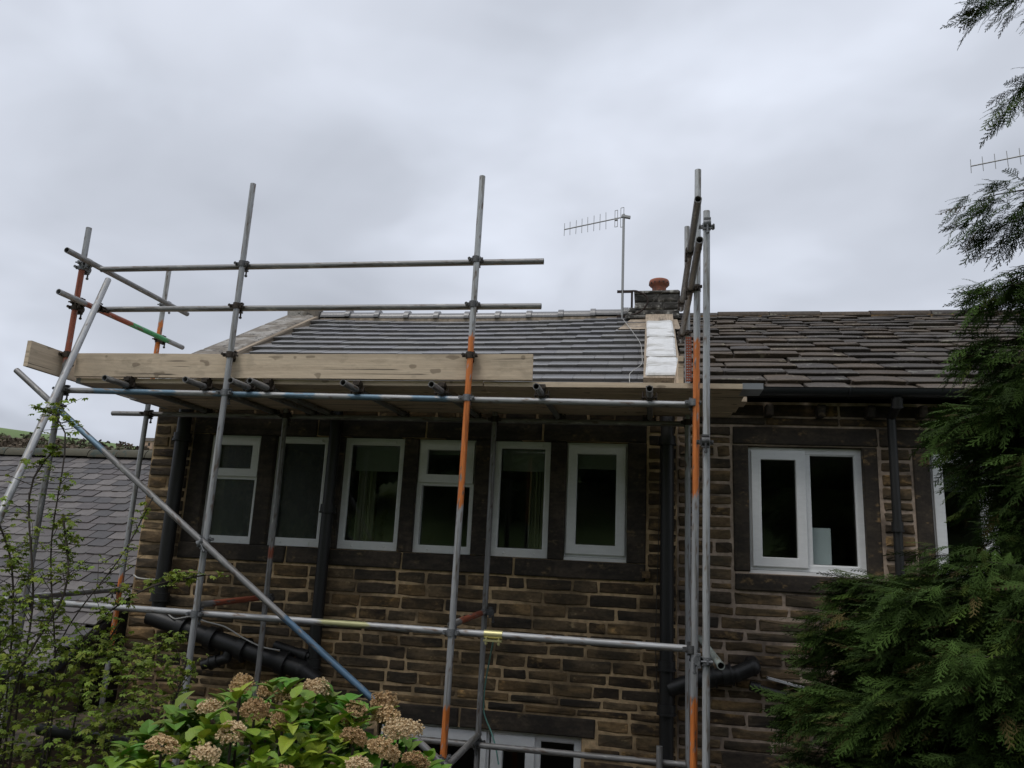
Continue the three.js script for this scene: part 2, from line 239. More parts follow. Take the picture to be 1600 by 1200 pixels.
// windows ---------------------------------------------------------------------
function ring(x0, x1, y0, y1, w, z0, depth, wb = w) {
  const s = new THREE.Shape(); s.moveTo(x0, y0); s.lineTo(x1, y0); s.lineTo(x1, y1); s.lineTo(x0, y1);
  const h = new THREE.Path(); h.moveTo(x0 + w, y0 + wb); h.lineTo(x0 + w, y1 - w); h.lineTo(x1 - w, y1 - w); h.lineTo(x1 - w, y0 + wb); s.holes.push(h);
  const g = new THREE.ExtrudeGeometry(s, { depth: depth - 0.008, bevelEnabled: true, bevelThickness: 0.004, bevelSize: 0.004, bevelOffset: -0.004, bevelSegments: 2 }); g.translate(0, 0, z0 + 0.004);
  return metres(g, rr(0, 3), rr(0, 3));
}
function windowPart(parent) { const g = new THREE.Group(); g.name = 'window'; parent.add(g); return g; }
function pane(w, x0, x1, y0, y1, z, mat) { const g = new THREE.PlaneGeometry(x1 - x0, y1 - y0); g.translate((x0 + x1) / 2, (y0 + y1) / 2, z); mesh('pane', g, mat, w); mesh('pane', g.clone().translate(0, 0, -0.02), M.glass, w); mesh('glazing_seal', ring(x0 - 0.004, x1 + 0.004, y0 - 0.004, y1 + 0.004, 0.008, z + 0.002, 0.012), M.gasket, w); }
function caps(w, xs, y, z) { for (const x of xs) { const g = new THREE.SphereGeometry(0.012, 10, 6, 0, Math.PI * 2, 0, Math.PI / 2); g.rotateX(Math.PI / 2); g.scale(1, 1, 0.6); g.translate(x, y, z); mesh('drain_cap', g, M.upvc, w); } }
function fixedLight(parent, x0, x1, y0, y1, z, glass, vent = true) {
  const w = windowPart(parent); mesh('frame', ring(x0, x1, y0, y1, 0.058, z - 0.07, 0.07, 0.072), M.upvc, w);
  mesh('bead', ring(x0 + 0.05, x1 - 0.05, y0 + 0.064, y1 - 0.05, 0.016, z - 0.05, 0.04), M.upvc, w);
  pane(w, x0 + 0.065, x1 - 0.065, y0 + 0.079, y1 - 0.065, z - 0.045, glass);
  if (vent) mesh('trickle_vent', new THREE.BoxGeometry((x1 - x0) * 0.68, 0.022, 0.02).translate((x0 + x1) / 2, y1 - 0.036, z + 0.0095), M.upvc, w);
  caps(w, [x0 + (x1 - x0) * 0.24, x0 + (x1 - x0) * 0.76], y0 + 0.034, z - 0.001);
  return w;
}
function topHung(parent, x0, x1, y0, y1, z, glass) {
  const w = windowPart(parent), t = y1 - (y1 - y0) * 0.37;
  mesh('frame', ring(x0, x1, y0, y1, 0.055, z - 0.07, 0.07, 0.072), M.upvc, w);
  mesh('transom', box(x0 + 0.053, x1 - 0.053, t - 0.045, t - 0.003, z - 0.066, z - 0.004), M.upvc, w);
  mesh('sash', ring(x0 + 0.022, x1 - 0.022, t - 0.018, y1 - 0.022, 0.078, z - 0.02, 0.05), M.upvc, w);
  pane(w, x0 + 0.096, x1 - 0.096, t + 0.056, y1 - 0.096, z - 0.01, glass);
  pane(w, x0 + 0.05, x1 - 0.05, y0 + 0.068, t - 0.04, z - 0.045, glass);
  caps(w, [x0 + (x1 - x0) * 0.26, x0 + (x1 - x0) * 0.76], y0 + 0.034, z - 0.001);
  return w;
}
function casement(parent, x0, x1, y0, y1, z, glass, inner = false) {
  const w = windowPart(parent);
  mesh('frame', ring(x0, x1, y0, y1, 0.05, z - 0.07, 0.07), M.upvc, w);
  mesh('sash', ring(x0 + 0.02, x1 - 0.02, y0 + 0.024, y1 - 0.02, 0.085, z - 0.02, 0.052), M.upvc, w);
  pane(w, x0 + 0.1, x1 - 0.1, y0 + 0.104, y1 - 0.1, z - 0.008, glass);
  mesh('sill', box(x0 - 0.01, x1 + 0.01, y0 - 0.032, y0 - 0.002, z - 0.07, z + 0.035), M.upvc, w);
  return w;
}
function pairLight(parent, x0, x1, y0, y1, z, glass, split = 0.5) {      // opening sash on the left, fixed light on the right
  const w = windowPart(parent), m = x0 + (x1 - x0) * split;
  mesh('frame', ring(x0, x1, y0, y1, 0.055, z - 0.07, 0.07), M.upvc, w);
  mesh('mullion_bar', box(m - 0.034, m + 0.034, y0 + 0.053, y1 - 0.053, z - 0.066, z - 0.003), M.upvc, w);
  mesh('sash', ring(x0 + 0.03, m - 0.004, y0 + 0.03, y1 - 0.03, 0.08, z - 0.02, 0.052), M.upvc, w);
  pane(w, x0 + 0.105, m - 0.079, y0 + 0.105, y1 - 0.105, z - 0.008, glass);
  mesh('bead', ring(m + 0.028, x1 - 0.048, y0 + 0.048, y1 - 0.048, 0.016, z - 0.05, 0.042), M.upvc, w);
  pane(w, m + 0.043, x1 - 0.063, y0 + 0.063, y1 - 0.063, z - 0.045, glass);
  mesh('sill', box(x0 - 0.01, x1 + 0.01, y0 - 0.03, y0 - 0.002, z - 0.07, z + 0.03), M.upvc, w);
  return w;
}

// left house: walls
const WZ = -0.06, lights = [[-4.335, -3.775, 'top'], [-3.625, -3.065, 'fix'], [-2.915, -2.295, 'fix'], [-2.17, -1.595, 'top'], [-1.43, -0.885, 'fix'], [-0.75, -0.185, 'case']];
const Lopen = [[-4.34, -0.18, 3.36, 4.43], [-2.35, -0.54, 0.75, 1.9]];
wallSheet(XL, XP, 0, 4.82, Lopen, M.mortar, leftHouse);
{
  const s = new THREE.Shape(); s.moveTo(6.2, 0); s.lineTo(0.4, 0); s.lineTo(0.4, 4.82); s.lineTo(3.0, RY - 0.1); s.lineTo(6.2, 4.82);
  const gable = (x) => { const g = new THREE.ExtrudeGeometry(s, { depth: 0.3, bevelEnabled: false }); g.rotateY(Math.PI / 2); g.translate(x, 0, 0); return metres(g); };
  mesh('gable_wall', gable(XL), M.mortar, leftHouse); mesh('party_wall', gable(XP - 0.15), M.plaster, leftHouse);
  mesh('gable_wall', gable(XR - 0.3), M.mortarGrey, rightHouse);
  mesh('back_wall', box(XL + 0.301, XP - 0.151, 0, 4.8, -6.2, -5.9), M.plaster, leftHouse);
  mesh('back_wall', box(XP + 0.151, XR - 0.301, 0, 4.8, -6.2, -5.9), M.plaster, rightHouse);
  for (const [y0, y1] of [[2.3, 2.45], [4.62, 4.68]]) { mesh(y0 < 3 ? 'floor' : 'ceiling', box(XL + 0.302, XP - 0.152, y0, y1, -5.9, -0.4), M.plaster, leftHouse); mesh(y0 < 3 ? 'floor' : 'ceiling', box(XP + 0.152, XR - 0.302, y0, y1, -5.9, -0.4), M.plaster, rightHouse); }
}
const Lblocked = [[-4.52, -0.01, 3.2, 4.62], [-2.36, -0.53, 0.7, 1.9], [-2.95, -0.42, 1.9, 2.06]];
const pickL = (x, y) => (x > -0.45 && R() < 0.6) || R() < 0.05 ? M.tan : anyStone();
courses(leftHouse, XL, XP, 3.2, 4.8, 0.107, 0.024, Lblocked, pickL, 0.27, 0.5, 1.55, M.stone[0]);
courses(leftHouse, XL, XP, 2.06, 3.2, 0.1036, 0.024, Lblocked, pickL, 0.27, 0.5, 1.55, M.stone[0]);
courses(leftHouse, XL, XP, 0, 2.06, 0.107, 0.024, Lblocked, pickL, 0.27, 0.5, 1.6, M.stone[0]);
// dressed stone round the window row
for (const [a, b] of [[-4.51, -3.2], [-3.18, -2.1], [-2.08, -0.98], [-0.96, -0.02]]) { slab(leftHouse, 'lintel', a, b, 4.43, 4.605, 0.012, M.dressed, { d: 0.2 }); }
for (const [a, b] of [[-4.51, -3.4], [-3.38, -2.25], [-2.23, -1.2], [-1.18, -0.02]]) slab(leftHouse, 'stone_sill', a, b, 3.21, 3.36, 0.02, M.dressed, { d: 0.2 });
for (let i = 0; i < 5; i++) slab(leftHouse, 'stone_mullion', lights[i][1] - 0.006, lights[i + 1][0] + 0.006, 3.362, 4.428, -0.004, M.dressed, { d: 0.2, irr: 0.002 });
slab(leftHouse, 'jamb_stone', -4.51, -4.328, 3.362, 4.428, 0.008, M.dressed, { d: 0.2, irr: 0.002 });
slab(leftHouse, 'jamb_stone', -0.19, -0.02, 3.362, 4.428, 0.008, M.dressed, { d: 0.2, irr: 0.002 });
slab(leftHouse, 'lintel', -2.95, -1.62, 1.905, 2.055, 0.012, M.dressed, { d: 0.2 }); slab(leftHouse, 'lintel', -1.6, -0.43, 1.905, 2.055, 0.012, M.dressed, { d: 0.2 });
lights.forEach(([a, b, k], i) => {
  const gl = i < 2 ? M.frosted : M.glass, y0 = 3.365, y1 = 4.425;
  const w = k === 'top' ? topHung(leftHouse, a, b, y0, y1, WZ, gl) : k === 'fix' ? fixedLight(leftHouse, a, b, y0, y1, WZ, gl) : casement(leftHouse, a, b, y0 + 0.03, y1, WZ, gl);
  if (i === 2 || i === 4) { const pts = []; for (let k = 0; k <= 24; k++) pts.push([(i === 2 ? a + 0.06 : b - 0.24) + k * 0.0075, -0.33 + 0.018 * Math.sin(k * 1.5) + 0.006 * Math.sin(k * 4.1)]); const P = []; for (let k = 0; k < 24; k++) { const [x0, z0] = pts[k], [x1, z1] = pts[k + 1]; P.push(x0, 3.2, z0, x1, 3.2, z1, x1, 4.4, z1, x0, 3.2, z0, x1, 4.4, z1, x0, 4.4, z0); } const g = new THREE.BufferGeometry(); g.setAttribute('position', new THREE.Float32BufferAttribute(P, 3)); g.computeVertexNormals(); mesh('curtain', g, M.curtain, w); }
  if (i >= 2) mesh('blind', box(a + 0.05, b - 0.05, y1 - [0, 0, 0.3, 0.12, 0.26, 0.22][i], y1 - 0.02, -0.25, -0.245), M.blind, w);
});
pairLight(leftHouse, -1.33, -0.545, 0.78, 1.895, WZ, M.glass, 0.04 + 0.46); casement(leftHouse, -2.345, -1.345, 0.78, 1.895, WZ, M.glass);
// right house: walls
const Ropen = [[0.855, 1.82, 3.33, 4.43], [2.335, 3.3, 3.33, 4.43], [0.9, 2.6, 0.6, 1.75]];
wallSheet(XP, XR, 0, 4.82, Ropen, M.mortarGrey, rightHouse);
const Rblocked = [[0.72, 1.95, 3.17, 4.58], [2.2, 3.42, 3.17, 4.58], [0.88, 2.7, 0.5, 1.9], [0.4, XR, 4.43, 4.81]];
for (const [ya, yb] of [[3.175, 4.43], [1.905, 3.175], [0, 1.905]]) courses(rightHouse, XP, XR, ya, yb, 0.1, 0.026, Rblocked, (x, y) => { const r = R(); return r < 0.13 ? M.tan : r < 0.18 ? M.tan2 : anyStone(); }, 0.26, 0.5, 1.5, M.stone[2]);
courses(rightHouse, XP, 0.72, 4.43, 4.6, 0.09, 0.022, [], anyStone, 0.3, 0.5, 0, M.stone[2]);
slab(rightHouse, 'lintel', 0.73, 1.935, 4.44, 4.595, 0.01, M.dressedTan, { d: 0.2 }); slab(rightHouse, 'lintel', 1.955, 3.4, 4.44, 4.595, 0.01, M.dressedTan, { d: 0.2 });
for (let x = 0.3, i = 0; x < XR - 0.2; i++) { const L = rr(0.5, 0.95); slab(rightHouse, 'band_stone', x, x + L - 0.015, 4.615, 4.675, 0.012, i % 3 ? M.tan : M.dressedTan, { d: 0.1 }); slab(rightHouse, 'eaves_stone', x, x + L - 0.012, 4.69, 4.8, -0.002, i % 2 ? M.tan2 : M.dressedTan, { d: 0.1 }); x += L; }
for (const [a, b] of [[0.73, 0.862], [1.812, 1.93], [2.21, 2.342], [3.29, 3.41]]) slab(rightHouse, 'jamb_stone', a, b, 3.34, 4.43, 0.006, M.dressedTan, { d: 0.2, irr: 0.002 });
slab(rightHouse, 'stone_sill', 0.735, 1.935, 3.185, 3.325, 0.02, M.dressedTan, { d: 0.3 }); slab(rightHouse, 'stone_sill', 2.21, 3.41, 3.185, 3.325, 0.02, M.dressedTan, { d: 0.3 });
slab(rightHouse, 'lintel', 0.6, 2.75, 1.76, 1.9, 0.012, M.dressedTan, { d: 0.2 });
{
  const w = pairLight(rightHouse, 0.86, 1.815, 3.36, 4.42, WZ, M.glass, 0.51); mesh('card', box(1.41, 1.565, 3.4, 3.74, -0.2, -0.19), M.card, w);
  const w2 = pairLight(rightHouse, 2.34, 3.295, 3.36, 4.42, WZ, M.glass, 0.5);
  mesh('blind', box(2.4, 3.25, 4.1, 4.4, -0.25, -0.245), M.blind, w2);
  pairLight(rightHouse, 0.91, 2.59, 0.65, 1.745, WZ, M.glass, 0.5);
}
for (const x of [0.62, 1.035, 1.465, 1.87, 2.28, 2.7, 3.12]) slab(rightHouse, 'corbel', x - 0.032, x + 0.032, 4.675, 4.775, 0.15, M.dressed, { d: 0.14, bev: 0.012 });

// roofs ------------------------------------------------------------------------
function roofDeck(parent, x0, x1) {
  const g = [new THREE.BoxGeometry(x1 - x0, 0.06, 3.33).rotateX(PITCH).translate((x0 + x1) / 2, EY + 1.95 * sinP - 0.085, EZ - 1.95 * cosP), new THREE.BoxGeometry(x1 - x0, 0.06, 3.75).rotateX(-PITCH).translate((x0 + x1) / 2, EY + 1.75 * sinP - 0.085, RZ * 2 - EZ + 1.75 * cosP - 0.05)];
  return mesh('roof', merge(g), M.under, parent);
}
function slatePlace(m, x, s, up, tilt, yaw = 0) { m.position.copy(onRoof(x, s, up)); m.rotation.set(PITCH - Math.PI / 2 - tilt, 0, 0); if (yaw) m.rotateZ(yaw); }
const sag = (x, s) => -0.045 * Math.sin(Math.PI * Math.min(1, Math.max(0, (x + 4.7) / 4.4))) * s / 3.6;
const roofL = roofDeck(leftHouse, XL, XP);
{
  const geos = [...Array(8)].map(() => block(0.2945, 0.4, 0.05, { irr: 0.0015, bev: 0.0015, cut: 0.003, bulge: 0.001, under: 0.02 }));
  const rows = 13, gauge = 3.56 / rows;
  for (let i = 0; i < rows; i++) {
    const s = i * gauge - 0.06 + 0.2;
    for (let x = -4.71 + (i % 2 ? 0.15 : 0); x < 0.02; x += 0.2965) {
      let w = 1, cx = x + 0.146; if (i % 2 && x < -4.6 + 0.1) { /* edge half slate */ }
      if (cx + 0.146 > 0.02) { w = (0.02 - x) / 0.292; cx = x + 0.146 * w; if (w < 0.15) continue; }
      const m = mesh('slate', geos[Math.floor(R() * 8)], M.slate[Math.floor(R() * 4)], roofL); m.scale.x = w;
      slatePlace(m, cx, s + rr(-0.003, 0.003), rr(-0.002, 0.002) + sag(cx, s), 0.118);
    }
  }
  const bed = box(-4.65, -0.3, RY - 0.08, RY + 0.0, RZ - 0.1, RZ + 0.1); mesh('ridge_mortar', bed, M.flaunch, roofL);
  for (let i = 0; i < 10; i++) {
    const x = -4.66 + i * 0.436, dy = sag(x + 0.2, 3.6), pr = (r0) => { const g = new THREE.CylinderGeometry(r0, r0, 1, 14, 1, true, 0, Math.PI); g.rotateZ(Math.PI / 2); return g; };
    const t = merge([pr(0.105).scale(0.43, 1, 1).rotateX(0), pr(0.088).scale(0.43, 1, 1), pr(0.13).scale(0.07, 1, 1).translate(0.2, 0, 0), new THREE.RingGeometry(0.086, 0.13, 14, 1, 0, Math.PI).rotateY(Math.PI / 2).translate(0.165, 0, 0), new THREE.RingGeometry(0.086, 0.13, 14, 1, 0, Math.PI).rotateY(Math.PI / 2).translate(0.235, 0, 0)]);
    const m = mesh('ridge_tile', t, M.slate[i % 3], roofL); m.position.set(x + 0.215, RY + 0.03 + dy, RZ);
  }
}
// verge coping on the far-left gable
{
  let s = -0.05; const ls = [0.62, 0.75, 0.7, 0.8, 0.72];
  const c = new THREE.Group(); c.name = 'verge_coping'; leftHouse.add(c);
  ls.forEach((L, i) => { const g = block(0.44, L - 0.008, 0.12, { irr: 0.006, bev: 0.014, cut: 0.012, bulge: 0.006 }); const m = mesh('coping_stone', g, M.coping, c); slatePlace(m, -4.94, s + L / 2, -0.02, 0); m.position.y += 0.0; s += L; });
  mesh('mortar_fillet', new THREE.BoxGeometry(0.06, 0.1, 3.55).rotateX(PITCH).translate(-4.7, EY + 1.75 * sinP + 0.02, EZ - 1.75 * cosP + 0.03), M.flaunch, c);
  const ap = slab(leftHouse, 'apex_stone', -5.15, -4.68, RY - 0.02, RY + 0.15, RZ + 0.16, M.coping, { d: 0.34, irr: 0.01, bev: 0.03 });
}
// white skew over the party wall
{
  const k = new THREE.Group(); k.name = 'party_skew'; leftHouse.add(k); let s = 0.12;
  [0.72, 0.95, 0.98].forEach((L, i) => { const g = block(0.3, L - 0.03, 0.07, { irr: 0.008, bev: 0.016, cut: 0.014, bulge: 0.014 }); const m = mesh('white_slab', g, M.white, k); slatePlace(m, 0.115, s + L / 2, 0.075, 0.012); s += L; });
  mesh('mortar_bed', new THREE.BoxGeometry(0.34, 0.2, 3.5).rotateX(PITCH).translate(0.115, EY + 1.83 * sinP + 0.02, EZ - 1.83 * cosP), M.flaunch, k);
}
// chimney
{
  const c = new THREE.Group(); c.name = 'chimney'; leftHouse.add(c);
  for (let i = 0; i < 3; i++) { const y = 6.46 + i * 0.105; const g = block(0.3, 0.1, 0.6, { irr: 0.006, bev: 0.014, cut: 0.012, bulge: 0.008 }); const n = [0.27, 0.36, 0.3][i]; for (const [a, b] of [[-0.2, -0.2 + n], [-0.195 + n, 0.37]]) { const gg = block(b - a, 0.102, 0.6, { irr: 0.007, bev: 0.014, cut: 0.012, bulge: 0.01 }); gg.translate((a + b) / 2, y + 0.05, -3.25); mesh('chimney_stone', gg, M.lichen, c); } }
  mesh('chimney_core', box(-0.18, 0.35, 6.1, 6.775, -3.24, -2.67), M.lichen, c);
  for (const [y, x0] of [[6.47, -0.31], [6.53, -0.28]]) { const gg = block(0.115, 0.06, 0.55, { irr: 0.01, bev: 0.012, cut: 0.014, bulge: 0.01 }); gg.translate(x0 + 0.055, y + 0.03, -3.2); mesh('chimney_stone', gg, M.lichen, c); }
  const cap = block(0.575, 0.05, 0.62, { irr: 0.012, bev: 0.014, cut: 0.014, bulge: 0.012 }); cap.translate(0.085, 6.798, -3.27); mesh('chimney_cap', cap, M.lichen, c);
  const ft = block(0.72, 0.05, 0.7, { irr: 0.008, bev: 0.01, cut: 0.012, bulge: 0.01 }); ft.translate(0.04, 6.44, -3.28); mesh('drip_course', ft, M.lichen, c);
  const fl = new THREE.BufferGeometry(); const q = (a, b, cc, d) => [...a, ...b, ...cc, ...a, ...cc, ...d];
  fl.setAttribute('position', new THREE.Float32BufferAttribute([...q([-0.38, 6.11, -2.02], [0.36, 6.11, -2.02], [0.34, 6.43, -2.63], [-0.24, 6.43, -2.63]), ...q([-0.38, 6.11, -2.02], [-0.24, 6.43, -2.63], [-0.24, 6.43, -3.2], [-0.38, 6.3, -3.2]), ...q([0.36, 6.11, -2.02], [0.36, 6.3, -3.2], [0.34, 6.43, -3.2], [0.34, 6.43, -2.63])], 3)); metres(fl); fl.computeVertexNormals(); mesh('flaunching', fl, M.flaunch, c);
  const prof = [[0.085, 0], [0.092, 0.02], [0.09, 0.07], [0.1, 0.085], [0.122, 0.1], [0.132, 0.12], [0.132, 0.145], [0.122, 0.165], [0.105, 0.172], [0.085, 0.168], [0.08, 0.1], [0.08, 0]].map(([r, y]) => new THREE.Vector2(r, y));
  const pot = mesh('chimney_pot', new THREE.LatheGeometry(prof, 28), M.terracotta, c); pot.position.set(0.115, 6.815, -2.78); pot.scale.y = 1.12;
  for (let i = 0; i < 14; i++) { const a = i / 14 * Math.PI * 2, g = new THREE.CylinderGeometry(0.009, 0.009, 0.012, 8).rotateX(Math.PI / 2).rotateY(a); g.translate(Math.sin(a) * 0.129, 0.118, Math.cos(a) * 0.129); mesh('vent_hole', g, M.under, pot); }
}
const roofR = roofDeck(rightHouse, XP + 0.005, XR);
{
  let s = -0.04; const n = 18;
  for (let i = 0; i < n; i++) {
    const ga = 0.272 - 0.145 * i / (n - 1), wmin = 0.32 - 0.008 * i, wmax = 0.8 - 0.022 * i;
    for (let x = 0.3 - rr(0, 0.2); x < XR;) {
      const L = rr(wmin, wmax), x0 = Math.max(x, 0.3);
      if (x + L - x0 > 0.06) {
        const g = block(x + L - x0 - 0.012, ga + 0.13, rr(0.032, 0.052), { irr: 0.014, bev: 0.006, cut: 0.007, bulge: 0.008, under: 0.02 });
        if (x0 < 4.4) { const m = mesh('stone_slate', g, M.stoneSlate[Math.floor(R() * 5)], roofR); slatePlace(m, (x0 + x + L) / 2, s + (ga + 0.13) / 2 + rr(-0.015, 0.015), rr(-0.008, 0.006), 0.13 + rr(-0.02, 0.02), rr(-0.018, 0.018)); }
      }
      x += L;
    }
    s += ga;
  }
  mesh('ridge_mortar', box(0.4, XR, RY - 0.13, RY - 0.012, RZ - 0.13, RZ + 0.15), M.tan2, roofR);
  for (let x = 0.36; x < XR - 0.2;) { const L = rr(0.5, 0.75), g = new THREE.CylinderGeometry(0.15, 0.15, L - 0.012, 12, 1, false, 0, Math.PI).rotateZ(Math.PI / 2).scale(1, 0.62, 1); const m = mesh('ridge_stone', metres(g, x), M.stoneSlate[Math.floor(R() * 5)], roofR); m.position.set(x + L / 2, RY - 0.025 + rr(-0.008, 0.008), RZ); x += L; }
  const far = []; s = -0.04; for (let i = 0; i < n; i++) { const ga = 0.272 - 0.145 * i / (n - 1); for (let x = 4.55; x < XR; x += 0.5) { const g = block(0.49, ga + 0.13, 0.04); g.rotateX(PITCH - Math.PI / 2 - 0.085); const p = onRoof(x + 0.25, s + (ga + 0.13) / 2); g.translate(p.x, p.y, p.z); far.push(g); } s += ga; }
  mesh('further_slates', merge(far), M.stoneSlate[0], roofR).userData.kind = 'stuff';
}
// gutters and pipes ------------------------------------------------------------
function gutter(parent, x0, x1, y, z, mat) {
  const s = new THREE.Shape(); s.absarc(0, 0, 0.062, Math.PI, 2 * Math.PI, false); s.lineTo(0.07, 0.006); s.lineTo(0.054, 0.006); s.absarc(0, 0, 0.054, 2 * Math.PI, Math.PI, true); s.lineTo(-0.07, 0.006);
  const g = new THREE.ExtrudeGeometry(s, { depth: x1 - x0, bevelEnabled: false, curveSegments: 12 }); g.rotateY(Math.PI / 2); g.translate(x0, y, z);
  const m = mesh('gutter', g, mat, parent);
  for (let x = x0 + 0.4; x < x1; x += 0.9) mesh('gutter_bracket', new THREE.TorusGeometry(0.066, 0.006, 6, 12, Math.PI).rotateZ(Math.PI).rotateY(Math.PI / 2).translate(x, y, z), mat, m);
  return m;
}
gutter(leftHouse, XL + 0.05, 0.0, 4.78, 0.3, M.gutter); gutter(rightHouse, 0.35, XR, 4.876, 0.29, M.gutter);
function downpipe(parent, pts, r, collars) {
  const c = new THREE.CurvePath(); const p = pts.map((q) => V(...q)); for (let i = 0; i + 1 < p.length; i++) c.add(new THREE.LineCurve3(p[i], p[i + 1]));
  const geos = []; for (let i = 0; i + 1 < p.length; i++) geos.push(rod(p[i], p[i + 1], r, r, 16)); for (let i = 1; i + 1 < p.length; i++) geos.push(new THREE.SphereGeometry(r * 1.04, 14, 10).translate(p[i].x, p[i].y, p[i].z));
  const m = mesh('downpipe', merge(geos), M.black, parent);
  for (const [i, t] of collars) { const a = p[i].clone().lerp(p[i + 1], t), d = p[i + 1].clone().sub(p[i]).normalize(); mesh('collar', rod(a.clone().addScaledVector(d, -0.035), a.clone().addScaledVector(d, 0.035), r * 1.28, r * 1.28, 16), M.black, m); mesh('collar_rim', rod(a.clone().addScaledVector(d, 0.03), a.clone().addScaledVector(d, 0.045), r * 1.42, r * 1.42, 16), M.black, m); }
  return m;
}
downpipe(leftHouse, [[-4.57, 4.72, 0.1], [-4.57, 2.7, 0.1], [-4.5, 2.63, 0.13]], 0.066, [[0, 0.17], [0, 0.93]]);
downpipe(leftHouse, [[-4.62, 2.66, 0.14], [-3.05, 2.29, 0.14], [-2.9, 2.2, 0.12]], 0.08, [[0, 0.22], [0, 0.42], [0, 0.62], [0, 0.88]]);
downpipe(leftHouse, [[-2.975, 4.72, 0.08], [-2.975, 2.25, 0.08], [-2.975, 1.2, 0.08]], 0.055, [[0, 0.4], [0, 0.96]]);
downpipe(leftHouse, [[-3.75, 2.45, 0.15], [-3.78, 2.34, 0.16], [-4.0, 2.27, 0.17]], 0.045, [[1, 0.5]]);
downpipe(leftHouse, [[-3.35, 2.48, 0.1], [-3.0, 2.4, 0.1]], 0.04, [[0, 0.8]]);
downpipe(leftHouse, [[0.16, 4.72, 0.1], [0.16, 0.1, 0.1]], 0.058, [[0, 0.06], [0, 0.47], [0, 0.545]]);
downpipe(leftHouse, [[0.18, 2.36, 0.11], [0.42, 2.46, 0.12], [0.72, 2.52, 0.12], [0.85, 2.58, 0.11], [0.86, 2.6, -0.03]], 0.064, [[1, 0.3], [1, 0.75]]);
downpipe(rightHouse, [[2.03, 4.82, 0.29], [2.03, 4.74, 0.27], [2.03, 4.68, 0.1], [2.02, 0.1, 0.1]], 0.036, [[0, 0.6], [2, 0.2], [2, 0.55]]);
downpipe(rightHouse, [[0.84, 2.43, 0.08], [1.3, 2.33, 0.08]], 0.03, [[0, 0.05]]);
mesh('lead_flashing', new THREE.BoxGeometry(0.3, 0.016, 0.06).rotateZ(-0.2).translate(1.12, 2.47, 0.05), M.lead, rightHouse);
mesh('cable_clip', box(-0.05, 0.02, 3.24, 3.3, 0.02, 0.05), M.tan, leftHouse);

// ---------------------------------------------------------------- aerials, cables
function aerial(label, mast, boom0, boom1, nEl, bracket) {
  const t = thing('tv_aerial', label, 'aerial', 'television aerials on the roofs');
  if (mast) mesh('mast', rod(mast[0], mast[1], 0.017, 0.017, 12), M.alu, t);
  const d = boom1.clone().sub(boom0), sd = V(-d.z, 0, d.x).normalize();
  mesh('boom', rod(boom0.clone().addScaledVector(d, -0.03), boom1, 0.0085, 0.0085, 8), M.alu, t);
  for (let i = 0; i < nEl; i++) { const c = boom1.clone().lerp(boom0, i / (nEl + 1.6)), h = 0.095 + 0.004 * i; mesh('director', rod(c.clone().add(V(0, -h, 0)), c.clone().add(V(rr(-0.004, 0.004), h, 0)), 0.0042, 0.0042, 6), M.alu, t); }
  const dip = boom1.clone().lerp(boom0, 0.9), u = d.clone().normalize().multiplyScalar(0.028);
  const loop = (c, h, w) => [[-1, -1, -1, 1], [1, -1, 1, 1], [-1, 1, 1, 1], [-1, -1, 1, -1]].map(([a, b, e, f]) => rod(c.clone().addScaledVector(u, a * w).add(V(0, b * h, 0)), c.clone().addScaledVector(u, e * w).add(V(0, f * h, 0)), 0.0045, 0.0045, 6));
  mesh('dipole', merge(loop(dip, 0.12, 0.7)), M.alu, t); mesh('reflector', merge(loop(boom1.clone().lerp(boom0, 1.0), 0.14, 0.8)), M.alu, t);
  mesh('junction_box', new THREE.BoxGeometry(0.045, 0.035, 0.03).translate(dip.x, dip.y - 0.012, dip.z), M.alu, t);
  if (mast) mesh('mast_clamp', new THREE.BoxGeometry(0.12, 0.03, 0.05).rotateZ(-0.2).translate(mast[1].x + 0.03, mast[1].y - 0.04, mast[1].z), M.alu, t);
  if (bracket) {
    mesh('bracket', merge([box(-0.43, -0.22, 6.815, 6.845, -2.72, -2.69), box(-0.43, -0.22, 6.475, 6.5, -2.72, -2.69), box(-0.25, -0.222, 6.5, 6.815, -2.719, -2.691)]), M.rust, t);
    mesh('lashing_wire', pipe([V(-0.23, 6.83, -2.68), V(-0.17, 6.8, -2.615), V(-0.06, 6.74, -2.61), V(-0.03, 6.65, -2.61), V(-0.09, 6.55, -2.61), V(-0.18, 6.495, -2.62), V(-0.3, 6.485, -2.68)], 0.013, 6), M.rust, t);
  }
  return t;
}
aerial('grey television aerial on a tall mast strapped to the chimney', [V(-0.36, 6.38, -2.705), V(-0.36, 7.93, -2.705)], V(-0.38, 7.89, -2.715), V(-1.2, 7.885, -3.05), 8, true);
aerial('thin television aerial sticking out behind the top of the conifer', [V(5.1, 6.3, -2.65), V(5.1, 8.6, -2.65)], V(5.08, 8.52, -2.4), V(4.02, 8.5, -2.82), 7, false);
single('roof_cable', pipe([[-0.34, 6.33, -2.4], [-0.2, 5.98, -1.8], [-0.1, 5.67, -1.22], [-0.075, 5.36, -0.62], [-0.08, 5.2, -0.28], [-0.17, 5.06, -0.02], [-0.18, 4.98, 0.17], [-0.17, 4.86, 0.33]].map((p) => V(p[0], p[1] + 0.03, p[2])), 0.0032, 6), M.cableWhite, 'pale cable trailing down the new slates beside the white party wall skew', 'cable');
single('wall_cable', pipe([[-4.93, 3.02, 0.03], [-4.86, 2.995, 0.05], [-4.7, 2.99, 0.06], [-4.62, 3.0, 0.06]].map((p) => V(...p)), 0.008, 6), M.cableWhite, 'short white cable loop on the left corner of the scaffolded house', 'cable');
